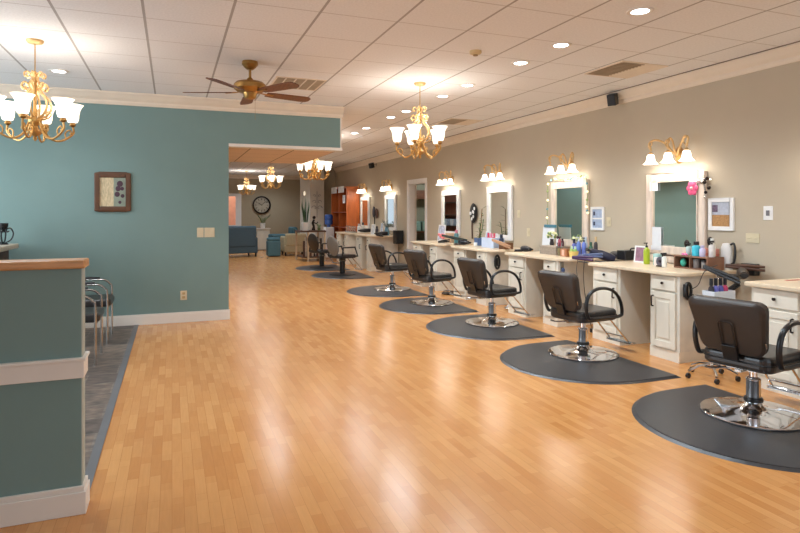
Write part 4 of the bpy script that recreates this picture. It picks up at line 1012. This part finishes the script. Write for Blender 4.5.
# --- farthest station
t = thing('organizer_rack', 'chrome ring rack with brushes on the farthest counter', 'rack', (4.7, 15.7, ZT))
g = G()
for k in range(5):
    yy = 15.35+k*.2; g.tube([(4.66+.0, yy+.07*math.cos(a), ZT+.11+.07*math.sin(a)) for a in [2*PI*j/14 for j in range(14)]], .009, 6, closed=True)
g.box(4.62, 4.70, 15.25, 16.2, ZT, ZT+.04); g.build('ring', M_dullchrome, t)
hair_dryer(4.95, 15.25, ZT+.012, 1.6, 'black hair dryer at near end of the farthest counter', s=1.2)
bottle(4.90, 15.75, ZT, .05, .24, (236, 236, 236), (210, 210, 214), 'white bottle on the farthest counter', 'cap')
bottle(4.92, 15.45, ZT, .05, .28, (226, 222, 216), (60, 60, 66), 'white bottle with dark top on the farthest counter', 'cap')
# small clutter below stations seen between chairs
for (x, y, lab) in ((4.62, 7.36, 'white coiled cord and pedal on the floor between third and fourth stations'), (4.44, 9.12, 'dark footed tool tray on floor between fourth and fifth stations')):
    t = thing('floor_tray', lab, 'tray', (x, y, 0))
    G().lathe([(.10, 0), (.11, .02), (.10, .03), (.001, .03)], (x, y, 0), 18).build('dish', M_dullchrome if 'white' in lab else M_knob, t)
    G().tube(catmull([(x-.08, y, .04), (x, y+.08, .05), (x+.1, y, .04), (x+.05, y-.1, .05)], 4), .008, 6).build('cord', M_whiteframe if 'white' in lab else M_blackplastic, t)
t = thing('rolling_trolley', 'chrome five footed rolling trolley half hidden behind the nearest chair', 'trolley', (4.30, 3.66, 0))
for k in range(5):
    a = 2*PI*k/5+.3; ex, ey = 4.30+.20*math.cos(a), 3.70+.20*math.sin(a)
    lg = G().tube([(4.30, 3.70, .12), (4.30+.11*math.cos(a), 3.70+.11*math.sin(a), .10), (ex, ey, .06)], .013, 8).build('leg', M_chrome, t)
    G().lathe([(.022, -.01), (.022, .01)], (ex, ey, .023), 12, Matrix.Rotation(PI/2, 3, 'X')).build('caster', M_blackplastic, lg)
G().cyl((4.30, 3.70, .10), (4.30, 3.66, .585), .016).build('post', M_chrome, t)
box(4.16, 4.46, 3.57, 3.76, .585, .598).build('tray', M_blackplastic, t, bev=.003)
# ================================================================== LEFT SIDE
t = thing('picture_frame', 'dark wood framed collage of birch and leaf panels on teal wall', 'picture frame', (-.68, YT, 1.43))
a0, a1, b0, b1, f = -.888, -.478, 1.43, 1.905, .06; yy = YT-.03
g = G(); g.box(a0, a0+f, yy, YT-.001, b0, b1); g.box(a1-f, a1, yy, YT-.001, b0, b1); g.box(a0+f, a1-f, yy, YT-.001, b0, b0+f); g.box(a0+f, a1-f, yy, YT-.001, b1-f, b1)
g.build('frame', mat('dark_frame_wood', (92, 58, 34), .45, var=.2), t, bev=.012)
box(a0+f, a0+f+.155, YT-.016, YT-.002, b0+f, b1-f).build('birch_panel', mat('birch_print', (204, 186, 150), .7, var=.25, scale=25, stretch=(4, 1, 1)), t)
pn = box(a0+f+.155, a1-f, YT-.016, YT-.002, b0+f, b1-f).build('leaf_panel', mat('grey_green_print', (140, 150, 134), .7, var=.15, scale=14), t)
g = G()
for (dx, dz, r) in ((.07, .28, .035), (.05, .22, .03), (.095, .22, .022), (.04, .15, .03), (.10, .13, .022), (.07, .05, .018)): g.ball((a0+f+.155+dx, YT-.018, b0+f+dz), r, 1, .08, 1.1)
g.build('leaf', mat('plum_print', (78, 54, 66), .7), pn)
for (x0, x1, n, lab) in ((.303, .385, 1, 'single almond switch plate, left one of the pair on teal wall'), (.393, .521, 2, 'wider almond double switch plate, right one of the pair on teal wall')):
    t = thing('wall_switch', lab, 'switch', ((x0+x1)/2, YT, 1.1)); box(x0, x1, YT-.008, YT-.0005, 1.09, 1.215).build('plate', M_plate, t, bev=.003)
    for k in range(n):
        c = x0+(x1-x0)*(k+.5)/n; box(c-.015, c+.015, YT-.014, YT-.007, 1.12, 1.185).build('rocker', M_plate, t, bev=.002)
t = thing('wall_outlet', 'almond electrical outlet low on the teal wall', 'outlet', (.14, YT, .29)); box(.10, .18, YT-.008, YT-.0005, .285, .405).build('plate', M_plate, t, bev=.003)
for z in (.32, .37): box(.122, .158, YT-.012, YT-.007, z-.015, z+.015).build('socket', mat('socket_tan', (186, 160, 112), .4), t)
# reception desk and iron ornament behind half wall
t = thing('reception_desk', 'stone topped brown desk at the far left by the teal wall', 'desk', (-2.6, 7.4, 0))
box(-3.6, -1.66, 7.0, 7.95, 1.00, 1.055).build('stone_top', mat('beige_stone', (190, 176, 156), .35, var=.12, scale=20), t, bev=.01)
box(-3.6, -1.76, 7.1, 7.95, 0, 1.0).build('body', M_brown, t)
box(-1.80, -1.72, 7.06, 7.12, 0, 1.0).build('post', M_brown, t)
t = thing('iron_ornament', 'black wrought iron scroll holder standing on the stone topped desk', 'ornament', (-1.76, 7.72, 1.056))
cxo, cyo = -1.76, 7.72
g = G().lathe([(.05, 0), (.05, .01), (.02, .02), (.001, .02)], (cxo, cyo, 1.056), 16); g.build('foot', M_blackplastic, t)
for k in range(4):
    a = PI/2*k; ca, sa = math.cos(a), math.sin(a)
    pr = [(.02, .02), (.07, .05), (.095, .12), (.07, .18), (.03, .17), (.035, .14), (.055, .15)]
    G().tube(catmull([(cxo+r*ca, cyo+r*sa, 1.056+z) for r, z in pr], 5), .008, 6).build('scroll', M_blackplastic, t)
G().lathe([(.03, .17), (.045, .20), (.05, .235), (.045, .24), (.001, .24)], (cxo, cyo, 1.056), 16).build('top_cup', M_blackplastic, t)
# waiting chairs
def waiting_chair():
    t = thing('waiting_chair', '', 'chair', (0, 0, 0), 'chrome armed waiting chairs'); t.scale = (1, 1, .955)
    # faces +X; front legs at x=0
    for s in (-1, 1):
        y = s*.255
        pts = [(0, y, .0), (0, y, .55), (-.02, y, .62), (-.07, y, .665), (-.15, y, .675), (-.45, y, .675), (-.50, y, .66)]
        side = G().tube(catmull(pts, 4), .011, 8).build('arm_leg', M_dullchrome, t)
        G().tube([(-.12, y, .69), (-.20, y, .693), (-.42, y, .69)], [.014, .018, .016], 8).build('arm_pad', M_blackplastic, side)
        G().tube([(-.42, y, .42), (-.55, y, 0)], .011, 8).build('leg', M_dullchrome, t)
    g = G(); g.tube([(0, -.255, .40), (0, .255, .40)], .009, 8); g.tube([(-.42, -.255, .42), (-.42, .255, .42)], .009, 8); g.build('crossbar', M_dullchrome, t)
    G().prism([(x-.22, y) for x, y in rrect(.255, .235, .06)], .41, .50).build('seat', M_black, t, bev=.03, bseg=3)
    g = G().box(-.53, -.47, -.235, .235, .55, .92, Matrix.Rotation(-.15, 3, 'Y')); g.build('backrest', M_black, t, bev=.02, bseg=3)
    g = G()
    for s in (-1, 1): g.tube([(-.42, s*.2, .42), (-.49, s*.2, .56), (-.52, s*.2, .80)], .010, 8)
    g.build('back_post', M_dullchrome, t)
    return t
wc = waiting_chair()
place(wc, (-.66, 6.31, 0), 0, 'black waiting chair with chrome arms, nearer of the two behind half wall')
place(wc, (-.65, 7.27, 0), 0, 'black waiting chair with chrome arms, the one closer to teal wall')

# ================================================================== FAR LOUNGE
def armchair(x, y, rz, w_, d_, h, m, label, name='armchair'):
    t = thing(name, label, 'armchair', (0, 0, 0))
    z0 = .12
    for sx in (-1, 1):
        for sy in (-1, 1): G().cyl((sx*(d_/2-.07), sy*(w_/2-.07), 0), (sx*(d_/2-.07), sy*(w_/2-.07), z0), .03, 10).build('leg', M_knob, t)
    box(-d_/2, d_/2-.02, -w_/2+.02, w_/2-.02, z0, .33).build('base', m, t, bev=.02)
    box(-d_/2+.14, d_/2, -w_/2+.15, w_/2-.15, .33, .46).build('seat_cushion', m, t, bev=.04, bseg=3)
    box(-d_/2-.02, -d_/2+.18, -w_/2+.06, w_/2-.06, .30, h).build('backrest', m, t, bev=.06, bseg=3)
    for s in (-1, 1):
        a, b = sorted((s*(w_/2-.16), s*w_/2)); box(-d_/2+.05, d_/2, a, b, z0, .62).build('arm', m, t, bev=.05, bseg=3)
    t.location = (x, y, 0); t.rotation_euler = (0, 0, rz)
armchair(1.95, 19.35, 1.75, 1.1, .9, .98, M_bluegrey, 'large slate blue armchair seen from behind below the window')
armchair(3.72, 21.2, PI*1.0, .95, .9, .88, M_tealfab, 'blue grey armchair at back right of lounge beside the snake plant')
armchair(3.76, 19.3, PI*.5, .8, .7, .72, M_beigefab, 'beige armchair in front of the blue grey one')
t = thing('ottoman', 'teal square ottoman on the lounge floor', 'ottoman', (3.02, 18.9, 0))
box(2.82, 3.22, 18.7, 19.1, .02, .50).build('cube', M_tealfab, t, bev=.03)
box(2.83, 3.21, 18.71, 19.09, .50, .60).build('lid', M_tealfab, t, bev=.03)
t = thing('side_cabinet', 'narrow white cabinet with the fern near the back wall', 'cabinet', (3.05, 22.3, 0))
box(2.95, 3.40, 22.1, 22.5, .02, .78).build('body', M_cab, t, bev=.01)
box(2.92, 3.43, 22.07, 22.53, .78, .81).build('top', M_white, t)
def leafy(x, y, z, pr, ph, n, L, up, pm, lm, label, cat='plant', name='potted_plant', flat=.2, wid=.02, seed=1):
    t = thing(name, label, cat, (x, y, z))
    G().lathe([(pr*.75, 0), (pr, ph*.9), (pr, ph), (pr*.85, ph), (pr*.8, ph*.9), (.001, ph*.9)], (x, y, z), 20).build('pot', pm, t)
    random.seed(seed)
    for k in range(n):
        a = random.uniform(0, 2*PI); l = L*random.uniform(.55, 1); sp = random.uniform(.3, 1)*(1-up)
        d = Vector((math.cos(a)*sp*l, math.sin(a)*sp*l, l)); b = Vector((x+pr*.4*math.cos(a), y+pr*.4*math.sin(a), z+ph*.9))
        G().tube([b, b+d*.4+Vector((0, 0, .03)), b+Vector((d.x*.8, d.y*.8, d.z*.75)), b+Vector((d.x, d.y, d.z*(.9 if up < .8 else 1)))], [wid*.6, wid, wid*.8, .002], 6, flat=flat).build('leaf', lm, t)
leafy(3.17, 22.3, .81, .10, .20, 16, .42, .15, M_whiteframe, M_lightgreen, 'leafy green plant in white pot on the narrow white cabinet', seed=4, wid=.03)
# clock
t = thing('wall_clock', 'large round black framed clock on far tan wall', 'clock', (3.36, YB, 1.7))
RC = Matrix.Rotation(PI/2, 3, 'X'); cc = (3.36, YB-.04, 1.70)
G().lathe([(.30, -.03), (.36, -.02), (.365, .02), (.30, .03), (.30, -.03)], cc, 40, RC, cap=False).build('rim', M_knob, t)
fc = G().lathe([(.30, 0), (.30, -.01)], (cc[0], cc[1], cc[2]), 40, RC).build('face', mat('clock_face', (176, 164, 144), .6, var=.2, scale=6), t)
g = G()
for k in range(12):
    a = PI/6*k; R = Matrix.Rotation(a, 3, 'Y'); g.box(cc[0]-.010, cc[0]+.010, cc[1]-.02, cc[1]-.012, cc[2]+.20, cc[2]+.275, R, cc)
g.build('hour_mark', M_knob, fc)
g = G(); g.box(cc[0]-.008, cc[0]+.008, cc[1]-.028, cc[1]-.02, cc[2]-.03, cc[2]+.21, Matrix.Rotation(.8, 3, 'Y'), cc); g.box(cc[0]-.010, cc[0]+.010, cc[1]-.034, cc[1]-.028, cc[2]-.03, cc[2]+.15, Matrix.Rotation(-1.0, 3, 'Y'), cc)
g.build('hand', M_knob, t)
# column scroll decoration
t = thing('wall_decal', 'grey scrollwork ornament on the pale column', 'wall ornament', (4.45, 19.0, 1.3))
g = G()
for s in (-1, 1):
    for zc, rr in ((1.55, .10), (1.75, .07), (1.95, .05)):
        g.tube([(4.46+s*(.10-(.02))+(p[0]), 18.99, zc+p[1]) for p in spiral(0, 0, rr, .02, 0 if s > 0 else PI, (0 if s > 0 else PI)+s*4.7)], .008, 5)
g.tube([(4.46, 18.99, 1.25), (4.46, 18.99, 2.1)], .008, 6)
g.build('scroll', mat('grey_iron', (128, 122, 112), .5), t)
# small items on the far walls
o = G().ball((4.19, 19.7, 2.05), .055, .6, 1, 1.5).build('wall_sconce', M_shade_far); tag(o, 'tiny white sconce on the shaded side of the pale column', 'wall light')
# water cooler
t = thing('water_cooler', 'white water cooler with blue bottle beside the orange cabinet', 'water cooler', (4.58, 17.9, 0))
box(4.44, 4.72, 17.75, 18.05, 0, .95).build('body', M_whiteframe, t, bev=.02)
G().lathe([(.05, .95), (.06, 1.0), (.125, 1.04), (.13, 1.15), (.12, 1.17), (.13, 1.19), (.13, 1.30), (.10, 1.34), (.001, 1.345)], (4.58, 17.9, 0), 24).build('water_bottle', cm('cooler_blue', (58, 92, 160), .2), t)
box(4.435, 4.44, 17.82, 17.98, .72, .86).build('tap_panel', M_blackplastic, t)
# console table with plant, statue and leaning boards
t = thing('console_table', 'dark topped console table with pale legs near the water cooler', 'table', (3.3, 14.9, 0))
tx0, tx1, ty0, ty1 = 3.42, 4.16, 16.55, 17.45
box(tx0, tx1, ty0, ty1, .84, .88).build('table_top', M_brown, t, bev=.006)
for x, y in ((tx0+.22, ty0+.04), (tx1-.04, ty0+.04), (tx0+.04, ty1-.04), (tx1-.04, ty1-.04)):
    box(x-.025, x+.025, y-.025, y+.025, 0, .84).build('leg', mat('pale_birch', (200, 172, 140), .5), t)
box(tx0+.05, tx1-.05, ty0+.06, ty1-.05, .10, .14).build('lower_shelf', M_brown, t)
random.seed(21)
pal = [(74, 52, 42), (196, 184, 168), (52, 38, 32), (112, 76, 54), (206, 190, 170), (60, 46, 40)]
for k in range(9):
    c = pal[k % 6]; x = 3.50+k*.065; hh = random.uniform(.42, .60)
    y_ = ty0+.10+(k % 3)*.06; o = G().box(x, x+.062, y_, y_+.02, .1405, .1405+hh, None).build('hair_sample_board', cm('board_%d' % (k % 6), c, .6, var=.4, scale=14))
    tag(o, 'patterned fabric board standing under console table, %s from the left' % ('first', 'second', 'third', 'fourth', 'fifth', 'sixth', 'seventh', 'eighth', 'ninth')[k], 'board', 'boards under the console table')
leafy(3.62, 16.85, .88, .12, .24, 14, .78, .86, M_whiteframe, M_green, 'tall snake plant in a white pot on the console table', flat=.25, wid=.035, seed=8)
t = thing('figurine', 'dark carved figurine on the console table', 'figurine', (3.84, 16.8, .88))
G().tube([(3.84, 16.8, .88), (3.85, 16.8, 1.0), (3.82, 16.8, 1.10), (3.86, 16.8, 1.2)], [.06, .035, .04, .03], 12).build('body', M_knob, t)
g = G(); g.ball((3.86, 16.8, 1.26), .05); g.tube([(3.84, 16.8, 1.12), (3.93, 16.8, 1.08), (3.97, 16.8, 1.13)], .018, 8); g.build('head', M_knob, t)
leafy(4.03, 16.9, .88, .05, .08, 8, .16, .3, cm('pot_green', (120, 130, 80)), M_lightgreen, 'small green plant at right end of the console table', flat=.3, wid=.02, seed=12)
# orange display cabinet
t = thing('display_cabinet', 'tall orange wood display cabinet with open bays at the far end', 'cabinet', (4.95, 17.6, 0))
cx0, cx1, cy0, cy1, hz = 4.74, 5.14, 16.46, 18.2, 2.17
box(cx0, cx1, cy0, cy0+.03, 0, hz).build('side_panel', M_orange, t); box(cx0, cx1, cy1-.03, cy1, 0, hz).build('side_panel', M_orange, t)
box(cx0+.01, cx1, (cy0+cy1)/2-.015, (cy0+cy1)/2+.015, .08, hz-.03).build('middle_panel', M_orange, t)
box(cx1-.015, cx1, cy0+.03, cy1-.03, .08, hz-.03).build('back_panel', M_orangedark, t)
box(cx0, cx1, cy0+.03, cy1-.03, hz-.03, hz).build('top_panel', M_orange, t); box(cx0, cx1, cy0+.03, cy1-.03, 0, .08).build('plinth', M_orange, t)
for z in (.5, .95, 1.4):
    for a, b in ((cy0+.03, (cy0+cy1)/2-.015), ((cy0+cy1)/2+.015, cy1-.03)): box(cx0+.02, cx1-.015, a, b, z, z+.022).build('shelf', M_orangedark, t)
for (y, n) in ((17.0, 'nearer'), (17.82, 'farther')):
    o = box(4.722, 4.738, y-.3, y+.3, 2.0, 2.19).build('header_sign', mat('pale_sign', (216, 212, 208), .6, var=.12, scale=12)); tag(o, 'white header sign over %s bay of the orange cabinet' % n, 'sign', 'signs on the orange cabinet')
o = box(4.72, 4.739, 16.56, 16.8, 1.68, 1.92).build('notice_paper', M_paper); tag(o, 'white notice sheet taped inside the near bay of the orange cabinet', 'paper')
# brown shelves with towels across the room (seen in the mirrors)
t = thing('towel_shelf', 'brown shelving with folded towels, seen in the fifth mirror', 'shelf', (.9, 18.6, 0))
box(.62, 1.02, 17.3, 17.34, 0, 2.3).build('side_panel', M_brown, t); box(.62, 1.02, 21.0, 21.04, 0, 2.3).build('side_panel', M_brown, t); box(.60, .62, 17.3, 21.04, 0, 2.3).build('back_panel', mat('red_brown_back', (160, 90, 62), .5), t)
for z in (.06, .5, .9, 1.3, 1.75, 2.27): box(.62, 1.02, 17.34, 21.0, z, z+.03).build('shelf', M_brown, t)
for k in range(14):
    yy = 17.45+k*.25; o = box(.68, .98, yy, yy+.2, .9305, 1.17).build('folded_towel', cm('towel_%d' % (k % 2), ((150, 156, 170), (206, 206, 210))[k % 2], .9), bev=.03)
    tag(o, 'folded %s towel on the brown shelf, %s from its near end' % (('grey blue', 'white')[k % 2], ('first', 'second', 'third', 'fourth', 'fifth', 'sixth', 'seventh', 'eighth', 'ninth', 'tenth', 'eleventh', 'twelfth', 'thirteenth', 'last')[k]), 'towel', 'folded towels on the brown shelf')
# store room shelf seen through doorway
t = thing('storage_shelf', 'dark wooden shelf unit seen through the doorway', 'shelf', (6.6, 15.2, 0))
sx0, sx1, sy0, sy1 = 6.0, 7.4, 14.9, 15.3
for x in (sx0, sx1-.04): box(x, x+.04, sy0, sy1, 0, 2.2).build('side_panel', M_brown, t)
for z in (.1, .5, .85, 1.95): box(sx0+.04, sx1-.04, sy0, sy1, z, z+.03).build('shelf', M_brown, t)
box(sx0+.04, sx1-.04, sy1-.02, sy1, .1, 2.2).build('back_panel', mat('green_grey_back', (120, 130, 120), .8), t)
box(sx0+.04, sx1-.04, sy0-.01, sy0, 1.78, 2.02).build('valance', M_brown, t)
for k in range(6):
    o = box(6.08+k*.21, 6.24+k*.21, 14.93, 15.2, .8805, 1.16).build('folded_towel', mat('teal_towel', (110, 150, 150), .9), bev=.03); tag(o, 'teal folded towel on the store room shelf beyond doorway, %s from the left' % ('first', 'second', 'third', 'fourth', 'fifth', 'sixth')[k], 'towel', 'teal towels in the store room')
